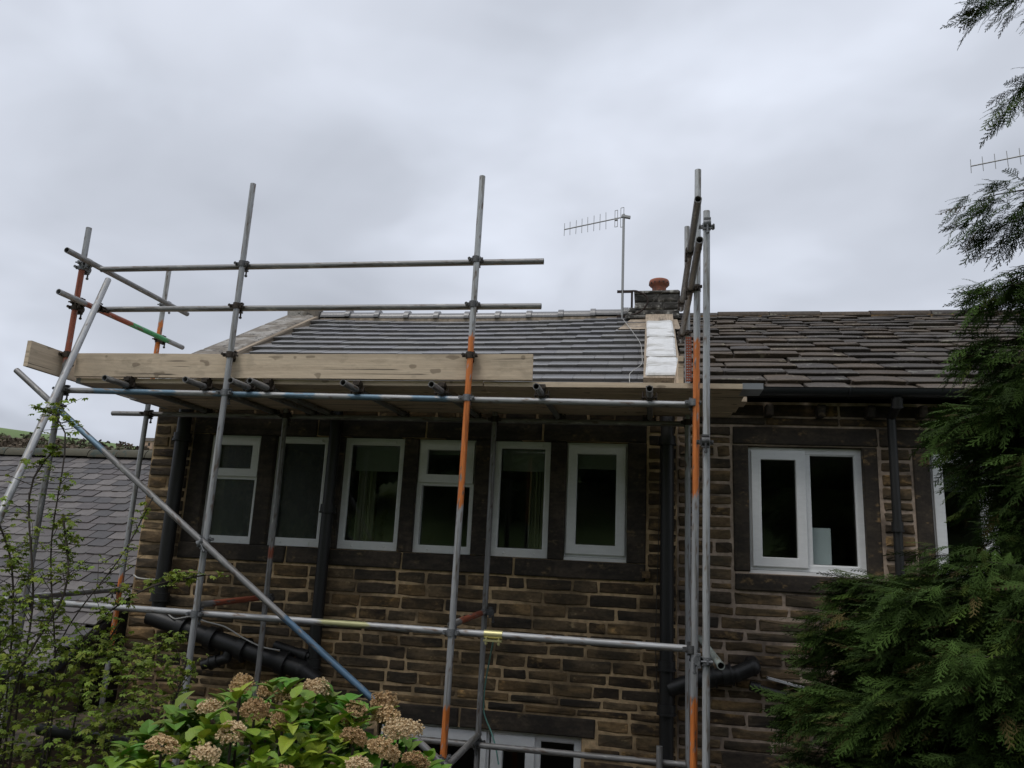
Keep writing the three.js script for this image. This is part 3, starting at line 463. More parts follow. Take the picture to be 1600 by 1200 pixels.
single('pipe_cable', pipe([[-4.45, 2.72, 0.17], [-4.32, 2.66, 0.21], [-4.15, 2.69, 0.21], [-4.0, 2.655, 0.215], [-3.8, 2.62, 0.215], [-3.6, 2.53, 0.21], [-3.42, 2.47, 0.21], [-3.25, 2.45, 0.2]].map((p) => V(...p)), 0.007, 6), M.cableWhite, 'white cable lying along the fat black sloping pipe', 'cable');
single('hanging_wire', pipe([[0.1, 4.4, 0.03], [0.09, 3.6, 0.03], [0.07, 2.75, 0.03], [0.09, 2.25, 0.03], [0.15, 1.9, 0.05]].map((p) => V(...p)), 0.004, 6), M.cableBlack, 'thin dark wire hanging down the wall left of the black downpipe', 'wire');

// ---------------------------------------------------------------- scaffold
const scaffold = thing('scaffold', 'tube scaffold with timber platform and guard rails in front of the stone house', 'scaffold');
const ZINC = [0.42, 0.425, 0.43], DULL = [0.28, 0.275, 0.27], ORANGE = [0.82, 0.25, 0.06], RUSTY = [0.38, 0.11, 0.06], BLUE = [0.17, 0.27, 0.36], GREEN = [0.1, 0.42, 0.16], YELL = [0.45, 0.44, 0.22], BRIGHT = [0.52, 0.53, 0.53];
function tube(name, p0, p1, base, marks = [], r = 0.02415) {
  p0 = V(...p0); p1 = V(...p1); const L = p0.distanceTo(p1), n = Math.max(2, Math.ceil(L / 0.025)), seg = 16, seed = R() * 50;
  const shell = (rad) => { const g = new THREE.CylinderGeometry(rad, rad, L, seg, n, true), uv = g.attributes.uv, po = g.attributes.position, C = []; for (let i = 0; i < uv.count; i++) { const y = po.getY(i) + L / 2, a = uv.getX(i); uv.setXY(i, a, y * 1.0 + seed); const w = 0.035 * perlin.noise(a * 9 + seed, y * 16, 2.2); let c = base; const wear = perlin.noise(Math.cos(a * 6.28) * 1.4 + seed, y * 7, Math.sin(a * 6.28) * 1.4) + 0.5 * perlin.noise(a * 8, y * 30, seed); for (const [a0, a1, k] of marks) if (y + w > a0 && y + w < a1 && wear < 0.42) c = k; if (c === base && wear > 0.5) c = [base[0] * 0.55, base[1] * 0.42, base[2] * 0.34]; else if (c === base && wear < -0.55) c = [0.5, 0.49, 0.46]; const v = 1 + 0.18 * perlin.noise(seed, y * 1.7, a * 2); C.push(c[0] * v, c[1] * v, c[2] * v); } g.setAttribute('color', new THREE.Float32BufferAttribute(C, 3)); return g; };
  const end = (y, up) => { const g = new THREE.RingGeometry(r - 0.0045, r, seg).rotateX(up ? -Math.PI / 2 : Math.PI / 2).translate(0, y, 0); g.setAttribute('color', new THREE.Float32BufferAttribute([].concat(...Array(g.attributes.position.count).fill(base)), 3)); return g; };
  const g = mergeGeometries([shell(r), shell(r - 0.0045), end(L / 2, true), end(-L / 2, false)]); alongY(g, p0, p1); return mesh(name, g, M.tube, scaffold);
}
// fittings: one clasp round each of the two tubes, a body between and two bolts with nuts
const clasp = (() => {
  const P = [new THREE.CylinderGeometry(0.0305, 0.0305, 0.05, 14), new THREE.CylinderGeometry(0.0305, 0.0305, 0.05, 14).rotateZ(Math.PI / 2).translate(0, 0, -0.051), new THREE.BoxGeometry(0.05, 0.05, 0.03).translate(0, 0, -0.0255)];
  for (const s of [-1, 1]) P.push(new THREE.BoxGeometry(0.03, 0.03, 0.012).translate(s * 0.042, 0, 0.004), new THREE.BoxGeometry(0.05, 0.012, 0.03).translate(0, s * 0.038, -0.052));
  P.push(new THREE.CylinderGeometry(0.007, 0.007, 0.075, 8).rotateX(Math.PI / 2).translate(-0.046, 0, 0.0), new THREE.CylinderGeometry(0.013, 0.013, 0.014, 6).rotateX(Math.PI / 2).translate(-0.046, 0, 0.03), new THREE.CylinderGeometry(0.007, 0.007, 0.07, 8).translate(0.0, -0.05, -0.075), new THREE.CylinderGeometry(0.012, 0.012, 0.012, 6).translate(0.0, -0.075, -0.075), new THREE.CylinderGeometry(0.007, 0.007, 0.06, 8).rotateX(Math.PI / 2).translate(0.05, 0, 0.0));
  return merge(P);
})();
function coupler(parent, x, y, z, turn = 0, tone = 0, roll = 0, tip = 0) { const m = mesh('coupler', clasp, M.coupler[tone], parent); m.position.set(x, y, z); m.rotation.set(tip, turn, roll, 'YXZ'); return m; }
// standards
const A = tube('standard', [-4.79, 0, 1.5], [-4.815, 5.99, 1.5], DULL, [[4.8, 5.62, RUSTY], [5.62, 6, ZINC]]);
const B = tube('standard', [-3.345, 0, 1.5], [-3.315, 6.345, 1.5], ZINC, []);
const Cst = tube('standard', [-1.375, 0, 1.5], [-1.33, 6.33, 1.5], ZINC, [[0, 2.35, ORANGE], [3.72, 5.0, ORANGE], [5.0, 6.4, BRIGHT]]);
const D = tube('standard', [0.275, 0, 1.5], [0.35, 6.31, 1.5], ZINC, [[0, 2.52, ORANGE], [3.86, 4.97, ORANGE], [4.97, 6.4, BRIGHT]]);
const Est = tube('standard', [0.35, 0, 1.65], [0.4, 5.9, 1.65], BRIGHT);
const a2 = tube('standard', [-4.85, 0, 0.33], [-4.83, 6.05, 0.33], ZINC, [[2.35, 3.02, ORANGE], [4.9, 5.5, ORANGE], [5.5, 6.1, BRIGHT]]);
const b2 = tube('standard', [-3.36, 0, 0.33], [-3.38, 4.66, 0.33], DULL, [[3.25, 3.35, RUSTY]]);
const c2 = tube('standard', [-1.365, 0, 0.33], [-1.365, 4.66, 0.33], DULL);
const d2 = tube('standard', [0.325, 0, 0.33], [0.325, 6.37, 0.33], ZINC);
// guard rails along the front, then across both ends
tube('guard_rail', [-4.67, 5.625, 1.447], [-0.815, 5.618, 1.447], DULL); tube('guard_rail', [-4.67, 5.262, 1.447], [-0.82, 5.253, 1.447], DULL);
tube('end_rail', [-4.725, 5.66, 1.8], [-4.745, 5.67, 0.05], DULL); tube('end_rail', [-4.73, 5.3, 1.8], [-4.745, 5.31, 0.05], ZINC, [[0.3, 0.9, RUSTY], [0.9, 1.5, GREEN]]);
tube('end_rail', [0.295, 5.655, 2.36], [0.28, 5.66, 0.1], DULL); tube('end_rail', [0.3, 5.36, 2.4], [0.28, 5.36, 0.1], DULL);
// platform level
tube('ledger', [-4.79, 4.555, 1.447], [0.3, 4.5, 1.447], ZINC, [[0.25, 1.0, BLUE], [1.35, 1.75, BLUE], [1.95, 2.2, BLUE], [2.5, 2.75, BLUE], [3.0, 3.3, BLUE]]);
tube('ledger', [-5.25, 4.57, 0.28], [0.32, 4.56, 0.28], DULL);
const trans = [-4.23, -3.53, -3.15, -2.99, -2.24, -1.56, -0.79, 0.0];
trans.forEach((x, i) => { const y = 4.606 - 0.0108 * (x + 4.79); const t = tube('transom', [x, y - 0.002, 1.74], [x + rr(-0.02, 0.02), 4.61, 0.16], DULL, []); coupler(t, x, y, 1.447, 0, 1, 0, Math.PI / 2); coupler(t, x, 4.608, 0.28, 0, 1, 0, Math.PI / 2); });
// lower lift
tube('ledger', [-6.4, 2.86, 1.447], [0.26, 2.828, 1.447], ZINC, [[4.05, 4.42, YELL]]); tube('transom', [-4.84, 2.88, 1.6], [-4.85, 2.9, 0.25], DULL);
tube('transom', [-3.33, 2.91, 1.48], [-3.35, 2.915, 0.28], DULL, [[0.2, 0.95, RUSTY]]); tube('transom', [-1.37, 2.885, 1.48], [-1.37, 2.9, 0.28], DULL, [[0.25, 1.0, RUSTY]]);
tube('transom', [0.45, 2.78, 1.84], [0.42, 2.8, 0.3], [0.3, 0.34, 0.31]);
tube('ledger', [-2.15, 1.86, 0.38], [0.3, 1.855, 0.38], DULL); tube('transom', [-1.345, 1.955, 1.56], [-1.37, 1.92, 0.28], DULL); tube('spigot', [0.1, 1.6, 0.43], [0.1, 1.985, 0.43], DULL);
tube('brace', [-5.22, 4.7, 1.552], [-1.3, 1.96, 1.552], DULL, [[0.5, 1.15, BLUE], [3.2, 4.1, [0.1, 0.18, 0.27]]]);
tube('raker', [-4.46, 5.47, 1.6], [-3.06, 1.62, 4.35], ZINC);
// fittings on the standards
for (const [s, x, z, ys] of [[A, -4.812, 1.5, [[5.625, 2], [5.265, 1], [4.555, 0], [2.85, 0]]], [B, -3.32, 1.5, [[5.625, 0], [5.262, 1], [4.54, 2], [2.845, 2]]], [Cst, -1.342, 1.5, [[5.622, 0], [5.255, 0], [4.52, 2], [2.835, 2]]], [D, 0.318, 1.5, [[4.505, 2], [2.83, 0]]]]) for (const [y, t] of ys) coupler(s, x - (5.6 - y) * 0.006 * (s === A ? -0.7 : s === D ? 1.8 : 1), y, z, 0, t);
for (const [s, x, y, z, t] of [[A, -4.812, 5.655, 1.5, 2], [A, -4.812, 5.3, 1.5, 1], [a2, -4.832, 5.668, 0.33, 2], [a2, -4.832, 5.31, 0.33, 1]]) coupler(s, x, y, z, -Math.PI / 2, t);
for (const [s, x, y, z, t] of [[D, 0.335, 5.655, 1.5, 1], [D, 0.335, 5.36, 1.5, 1], [d2, 0.325, 5.66, 0.33, 1], [d2, 0.325, 5.36, 0.33, 1]]) coupler(s, x, y, z, Math.PI / 2, t);
for (const [s, x] of [[a2, -4.835], [b2, -3.38], [c2, -1.365], [d2, 0.325]]) { coupler(s, x, 4.565, 0.33, 0, 1); if (s !== d2) coupler(s, x, 2.9, 0.33, s === a2 ? Math.PI / 2 : -Math.PI / 2, 0); }
coupler(Est, 0.4, 5.78, 1.65, Math.PI, 2); coupler(Est, 0.376, 2.78, 1.65, Math.PI / 2, 2); coupler(Est, 0.376, 4.2, 1.65, Math.PI, 0);
coupler(A, -4.808, 4.39, 1.5, Math.PI, 2, -0.6); coupler(B, -3.33, 3.37, 1.5, Math.PI, 2, -0.6); coupler(Cst, -1.362, 2.0, 1.5, Math.PI, 2, -0.6); coupler(c2, -1.365, 1.87, 0.33, Math.PI, 0); coupler(A, -4.56, 5.25, 1.5, Math.PI, 1, 0.4);
for (const [s, x, t] of [[A, -4.81, 1], [B, -3.326, 1], [Cst, -1.345, 1]]) coupler(s, x, 4.85, 1.5, 0, t);
for (const s of [-4.79, -3.345, -1.375, 0.275]) mesh('base_plate', box(s - 0.075, s + 0.075, 0.0, 0.06, 1.425, 1.575), M.hoop, scaffold);
// yellow sleeve joining the lower ledger
{ const g = [alongY(new THREE.CylinderGeometry(0.029, 0.029, 0.13, 14), V(-1.13, 2.835, 1.447), V(-1.0, 2.835, 1.447)), new THREE.BoxGeometry(0.13, 0.012, 0.05).translate(-1.065, 2.795, 1.46)]; for (const x of [-1.11, -1.02]) g.push(new THREE.CylinderGeometry(0.007, 0.007, 0.05, 8).translate(x, 2.79, 1.475), new THREE.CylinderGeometry(0.012, 0.012, 0.01, 6).translate(x, 2.778, 1.475)); mesh('sleeve_coupler', merge(g), M.brass, scaffold); }
// boards
function plank(name, x0, x1, y0, y1, z0, z1, mat, o = {}) { const g = new THREE.BoxGeometry(x1 - x0, y1 - y0, z1 - z0, 20, 2, 2), p = g.attributes.position, sd = R() * 90; for (let i = 0; i < p.count; i++) { const X = p.getX(i); p.setY(i, p.getY(i) + 0.006 * perlin.noise(X * 0.9 + sd, 0.4, 0.2)); p.setZ(i, p.getZ(i) + 0.004 * perlin.noise(X * 1.1 + sd, 5.4, 0.2)); } g.translate((x0 + x1) / 2, (y0 + y1) / 2, (z0 + z1) / 2); g.computeVertexNormals(); return mesh(name, metres(g, rr(0, 9), rr(0, 1), o.turn), mat, scaffold); }
for (let i = 0; i < 5; i++) {
  const z1 = 1.405 - i * 0.232, z0 = z1 - 0.225, cut = -1.35 + rr(-0.2, 0.2), top = 4.668, e0 = -4.72 + rr(-0.04, 0.06), e1 = i === 0 ? 0.8 : 0.76 - rr(0, 0.08);
  plank('platform_board', e0, cut - 0.004, top - 0.038, top, z0, z1, M.board); plank('platform_board', cut + 0.004, e1, top - 0.038, top, z0, z1, M.board);
  if (!i) mesh('end_hoop', box(e1 - 0.14, e1 + 0.003, top - 0.041, top + 0.003, z0 - 0.003, z1 + 0.003), M.hoop, scaffold); mesh('end_hoop', box(e0 - 0.003, e0 + 0.04, top - 0.041, top + 0.003, z0 - 0.003, z1 + 0.003), M.hoop, scaffold);
}
plank('toe_board', -4.76, -0.87, 4.672, 4.872, 1.41, 1.448, M.board);
plank('end_toe_board', -0.78, 0.78, -0.105, 0.105, -0.019, 0.019, M.board).position.set(0, 0, 0);
{ const e = scaffold.children[scaffold.children.length - 1]; e.rotation.y = Math.PI / 2; e.position.set(-4.88, 4.775, 1.05); const f = plank('end_toe_board', -0.5, 0.5, -0.105, 0.105, -0.019, 0.019, M.board); f.rotation.y = Math.PI / 2; f.position.set(0.225, 4.775, 0.88); }
// perforated orange brick guard on the right end
{ const g = []; for (const x of [0, 0.035, 0.07]) g.push(new THREE.BoxGeometry(0.012, 0.34, 0.008).translate(x, 0, 0)); for (let i = 0; i < 17; i++) g.push(new THREE.BoxGeometry(0.082, 0.011, 0.007).translate(0.035, -0.16 + i * 0.02, 0.001)); const m = mesh('brick_guard', merge(g), new THREE.MeshStandardMaterial({ color: col(0.26, 0.07, 0.035), roughness: 0.8 }), scaffold); m.position.set(0.262, 4.84, 1.44); m.scale.x = 0.5; }
// cord hanging from the sleeve
single('cord', pipe([[-1.07, 2.8, 1.4], [-1.25, 2.55, 0.6], [-1.33, 2.3, 0.33], [-1.335, 2.1, 0.3], [-1.27, 1.95, 0.28], [-1.22, 1.84, 0.3], [-1.18, 1.72, 0.35]].map((p) => V(...p)), 0.006, 6, 40), M.cord, 'thin green cord dangling beside the middle inner scaffold pole', 'cord');

// ---------------------------------------------------------------- outbuilding at the far left
{
  const o = thing('outbuilding', 'low neighbouring building with grey slate roof at the far left', 'building');
  const th = 30 * Math.PI / 180, y0 = 2.24, z0 = 0.95, X0 = -13.5, X1 = -4.965, len = 4.5, c = Math.cos(th), s_ = Math.sin(th), P = (x, s, up = 0) => V(x, y0 + s * s_ + up * c, z0 - s * c + up * s_);
  mesh('wall', merge([box(X0, X1 - 0.02, 0, y0 - 0.02, 0.45, 0.7), box(X0, X0 + 0.3, 0, 2.3, -6, 0.44), box(X0, X1, 0, 2.3, -6.3, -6.01)]), M.stone[1], o);
  const deck = mesh('roof', merge([new THREE.BoxGeometry(X1 - X0, 0.05, len).rotateX(th).translate((X0 + X1) / 2, P(0, len / 2, -0.05).y, P(0, len / 2, -0.05).z), new THREE.BoxGeometry(X1 - X0, 0.05, len).rotateX(-th).translate((X0 + X1) / 2, P(0, len / 2, -0.05).y, 2 * (z0 - len * c) - P(0, len / 2, -0.05).z)]), M.under, o);
  const geos = [...Array(6)].map(() => block(0.227, 0.3, 0.014, { irr: 0.007, bev: 0.002, cut: 0.016, bulge: 0.003 })), rest = []; const gz = 0.17; let count = 0;
  for (let i = 0; i < Math.floor(len / gz); i++) {
    const s = i * gz - 0.03, z = z0 - s * c;
    for (let x = X1 - (i % 2 ? 0.12 : 0.005); x > X0 + 0.3; x -= 0.236) {
      const cx = x - 0.118, y = rr(-0.004, 0.004), q = Math.floor(R() * 4), seen = cx > -0.98 * (7 - z) - 0.1 && (z > -0.1 || cx < -0.69 * (7 - z) + 0.1) && count < 300;
      if (seen) { count++; const m = mesh('slate', geos[Math.floor(R() * 6)], M.blueSlate[q], deck); m.position.copy(P(cx, s + 0.15 + rr(-0.008, 0.008), y)); m.rotation.set(th - Math.PI / 2 - 0.055 - rr(0, 0.02), 0, 0); m.rotateZ(rr(-0.018, 0.018)); }
      else { const g = geos[i % 6].clone().rotateX(th - Math.PI / 2 - 0.045), p = P(cx, s + 0.15, 0); g.translate(p.x, p.y, p.z); rest.push(g); }
    }
  }
  mesh('further_slates', merge(rest), M.blueSlate[0], deck).userData.kind = 'stuff';
  for (let x = X0; x < X1 - 0.3; x += 0.46) { const g = new THREE.CylinderGeometry(0.12, 0.12, 0.45, 10, 1, false, 0, Math.PI).rotateZ(Math.PI / 2); const m = mesh('ridge_tile', metres(g, x), new THREE.MeshStandardMaterial({ map: M.terracotta.map, color: col(0.28, 0.72, 0.85), roughness: 0.95 }), deck); const p = P(x + 0.23, len); m.position.set(p.x, p.y - 0.02 + rr(-0.01, 0.01), p.z); }
  mesh('gutter', rod(V(X0, y0 - 0.02, z0 + 0.06), V(X1, y0 - 0.02, z0 + 0.06), 0.05, 0.05, 12), M.black, o);
}
// low garden wall and black rail beneath the shrub
{
  const w = thing('garden_wall', 'low dark stone garden wall at the foot of the house corner', 'wall');
  mesh('core', box(-4.82, -4.46, 0, 1.8, 0.12, 2.3), M.mortarGrey, w);
  for (let i = 0; i < 12; i++) for (let z = 0.13 - (i % 2) * 0.1; z < 2.2;) { const L = rr(0.25, 0.5), g = block(L - 0.02, 0.13, 0.03, { irr: 0.01 }); g.rotateY(Math.PI / 2); g.translate(-4.462, 0.12 + i * 0.145, Math.min(2.1, z + L / 2)); mesh('stone', g, M.stone[Math.floor(R() * 2)], w); z += L; }
  for (let z = 0.14; z < 2.3; z += 0.55) { const g = block(0.46, 0.53, 0.07, { irr: 0.015, bev: 0.015 }); g.rotateX(-Math.PI / 2); g.translate(-4.64, 1.8, z + 0.27); mesh('coping_stone', g, M.stone[3], w); }
  const r = thing('handrail', 'black pipe handrail low on the left below the leafy shrub', 'rail');
  mesh('rail', rod(V(-3.42, 2.29, 2.8), V(-2.3, 2.25, 2.85), 0.032, 0.032, 14), M.black, r);
  for (const [x, y] of [[-3.34, 2.28], [-2.4, 2.25]]) mesh('post', rod(V(x, 1.0, 2.82), V(x, y, 2.82), 0.025, 0.025, 10), M.black, r);
}

// ---------------------------------------------------------------- plants
function scatter(name, geo, mat, list, parent, tint) {
  const m = new THREE.InstancedMesh(geo, mat, list.length); m.name = name; m.castShadow = m.receiveShadow = true; m.userData.kind = 'stuff';
  list.forEach((q, i) => { m.setMatrixAt(i, q.m); m.setColorAt(i, q.c); }); parent.add(m); return m;
}
const UP = V(0, 1, 0);
function frame(pos, dir, up, s) { const z = dir.clone().normalize(), x = up.clone().cross(z); if (x.lengthSq() < 1e-4) x.set(1, 0, 0); x.normalize(); const y = z.clone().cross(x); return new THREE.Matrix4().makeBasis(x.multiplyScalar(s), y.multiplyScalar(s), z.multiplyScalar(s)).setPosition(pos); }
// a flat fan of scale-leaved branchlets: stem along z, fan in x
function spray(r) {
  const P = [], strip = (a, b, w) => { const d = b.clone().sub(a), n = V(-d.z, 0, d.x).normalize().multiplyScalar(w), t = n.clone().multiplyScalar(0.35); const A1 = a.clone().add(n), A2 = a.clone().sub(n), B1 = b.clone().add(t), B2 = b.clone().sub(t); for (const q of [A1, A2, B2, A1, B2, B1]) P.push(q.x, q.y, q.z); };
  const bend = (t) => -0.22 * t * t, pt = (t, x = 0) => V(x + 0.03 * Math.sin(t * 5), bend(t) - Math.abs(x) * 0.25, t);
  for (let k = 0; k < 3; k++) strip(pt(k / 3), pt((k + 1) / 3), 0.018);
  for (let k = 0; k < 13; k++) {
    const t = 0.1 + 0.86 * k / 12, L = (0.42 - 0.3 * t) * rr(0.7, 1.15, r) * (t < 0.3 ? 0.6 + t : 1), sd = k % 2 ? 1 : -1, a = pt(t), ang = rr(0.55, 0.8, r), b = a.clone().add(V(sd * L * Math.sin(ang), -L * rr(0.1, 0.35, r), L * Math.cos(ang))); strip(a, b, 0.015);
    const nn = 5; for (let j = 0; j < nn; j++) { const q = a.clone().lerp(b, 0.2 + 0.75 * j / nn), l = L * (0.42 - 0.05 * j) * rr(0.7, 1.2, r), s2 = j % 2 ? 1 : -1, an = sd * ang + s2 * 0.6; strip(q, q.clone().add(V(l * Math.sin(an), -l * rr(0.1, 0.5, r), l * Math.cos(an))), 0.013); }
  }
  const g = new THREE.BufferGeometry(); g.setAttribute('position', new THREE.Float32BufferAttribute(P, 3)); g.computeVertexNormals(); return g;
}
{
  const r = rng(77), t = thing('conifer_tree', 'large dark green cypress tree filling the right edge', 'tree');
  const bx = 2.4, bz = 2.75, base = groundHeight(bx, bz) - 0.1, H = 8.6;
  mesh('trunk', pipe([V(bx, base, bz), V(bx + 0.03, 3, bz + 0.02), V(bx - 0.02, 5.5, bz), V(bx + 0.02, H, bz)], 0.1, 10), M.bark, t);
  const geos = [...Array(4)].map(() => spray(r)), lists = [[], [], [], []], hidden = [];
  const limb = (y0, az, L, rise, droop, dens, size = 1) => {
    const o = V(bx, y0, bz), d = V(Math.cos(az), 0, Math.sin(az)), at = (u) => o.clone().addScaledVector(d, L * u).add(V(0, rise * u * L - droop * u * u * L, 0));
    { const q = [0, 0.25, 0.5, 0.75, 0.95].map(at), w = 0.012 * Math.max(0.6, L); const g = merge([0, 1, 2, 3].map((k) => rod(q[k], q[k + 1], w * (1 - k * 0.25) + 0.001, w * (0.75 - k * 0.25) + 0.001, 5))); if (y0 > 4.1) mesh('limb', g, M.twig, t); else hidden.push(g); }
    const n = Math.round(L * dens), side = V(-d.z, 0, d.x);
    for (let i = 0; i < n; i++) {
      const u = Math.pow(r(), 0.75) * 0.92 + 0.08, p = at(u), sd = r() < 0.5 ? -1 : 1, w = rr(0.2, 1, r), off = 0.2 * (1.15 - u) * r() * L;
      const dir = d.clone().multiplyScalar(rr(0.5, 1, r)).addScaledVector(side, sd * w * (1.1 - 0.6 * u)).add(V(0, rr(-0.75, 0.4, r) - droop * u * 0.5, 0));
      p.addScaledVector(side, sd * off).add(V(0, rr(-0.12, 0.06, r), 0));
      const k = Math.floor(r() * 4), v = rr(0.5, 1.45, r), ye = r() < 0.14 ? 1.5 : 1;
      const br = r() < 0.05; lists[k].push({ m: frame(p, dir, V(rr(-0.8, 0.8, r), 1, rr(-0.8, 0.8, r)), rr(0.085, 0.19, r) * size), c: br ? col(1.7 * v, 0.75 * v, 1.3 * v) : col(Math.min(1.6, v * ye), v * (ye > 1 ? 1.2 : 1), v * 0.95) });
    }
  };
  // dense lower skirt
  for (let i = 0; i < 92; i++) { const y = rr(base + 0.2, 3.55, r), rad = y < 2.9 ? 1.5 : 1.5 - (y - 2.9) * 0.5; limb(y, rr(0, Math.PI * 2, r), rad * rr(0.72, 1.04, r), rr(-0.02, 0.22, r), rr(0.05, 0.3, r), 190); }
  for (let i = 0; i < 30; i++) { const y = rr(2.9, 3.35, r); limb(y, rr(Math.PI * 0.5, Math.PI * 1.3, r), (1.45 - (y - 3) * 0.5) * rr(0.75, 1.0, r), rr(0, 0.2, r), rr(0.05, 0.25, r), 190); }
  for (let i = 0; i < 92; i++) { const y = rr(1.7, 3.28, r), L = (y < 2.7 ? 1.72 : 1.72 - (y - 2.7) * 0.4) * rr(0.66, 1.0, r); limb(y, rr(2.2, 3.75, r), L, rr(0.02, 0.22, r), rr(0.03, 0.2, r), 330); }
  // open middle and upper tiers
  for (let i = 0; i < 56; i++) { const y = rr(3.75, 5.0, r); limb(y, rr(0, Math.PI * 2, r), rr(0.5, 0.85, r) * (1.15 - (y - 3.7) * 0.25), rr(0.05, 0.3, r), rr(0.1, 0.45, r), 150); }
  for (let i = 0; i < 40; i++) limb(rr(3.3, 4.2, r), rr(1.6, 4.4, r), rr(0.5, 0.88, r), rr(0.05, 0.3, r), rr(0.1, 0.4, r), 190);
  for (const [y, az, L, ri, dr] of [[4.22, 3.0, 0.98, 0.2, 0.3], [4.3, 3.5, 0.85, 0.2, 0.3], [4.58, 3.05, 0.8, 0.35, 0.45], [4.5, 2.6, 0.75, 0.2, 0.3], [5.38, 3.1, 0.74, 0.45, 0.5], [5.28, 3.4, 0.62, 0.45, 0.5], [4.85, 2.95, 0.8, 0.4, 0.5], [5.0, 3.5, 0.6, 0.3, 0.4], [6.2, 3.2, 0.46, 0.4, 0.9], [6.6, 3.05, 0.6, 0.5, 0.5], [6.6, 2.6, 0.5, 0.5, 0.4]]) limb(y, az, L, ri, dr, 170, 1.05);
  for (let i = 0; i < 36; i++) { const y = rr(5.2, H - 0.2, r), az = rr(-1.5, 1.7, r); limb(y, az, rr(0.35, 0.8, r) * (1 - (y - 5.2) / 5), rr(0.2, 0.6, r), rr(0.1, 0.4, r), 50); }
  mesh('inner_branches', merge(hidden), M.twig, t).userData.kind = 'stuff';
  const c = new THREE.Group(); c.name = 'crown'; t.add(c); lists.forEach((l, i) => scatter('foliage', geos[i], M.cypress, l, c));
}
// hydrangea
function leafGeo(len, wid, fold, curl) {
  const P = [], U = [], n = 10, row = []; for (let i = 0; i <= n; i++) { const t = i / n, w = wid * Math.pow(Math.sin(Math.PI * Math.pow(t, 0.82)), 0.8) * 0.5 * (1 + 0.12 * (i % 2)), y = -curl * t * t * len, z = t * len; row.push([[-w, y + w * fold, z], [0, y, z], [w, y + w * fold, z]]); }
  for (let i = 0; i < n; i++) for (let k = 0; k < 2; k++) U.push(k / 2, i / n, k / 2, (i + 1) / n, k / 2 + 0.5, (i + 1) / n, k / 2, i / n, k / 2 + 0.5, (i + 1) / n, k / 2 + 0.5, i / n), P.push(...row[i][k], ...row[i + 1][k], ...row[i + 1][k + 1], ...row[i][k], ...row[i + 1][k + 1], ...row[i][k + 1]);
  const g = new THREE.BufferGeometry(); g.setAttribute('position', new THREE.Float32BufferAttribute(P, 3)); g.setAttribute('uv', new THREE.Float32BufferAttribute(U, 2)); g.computeVertexNormals(); return g;
}
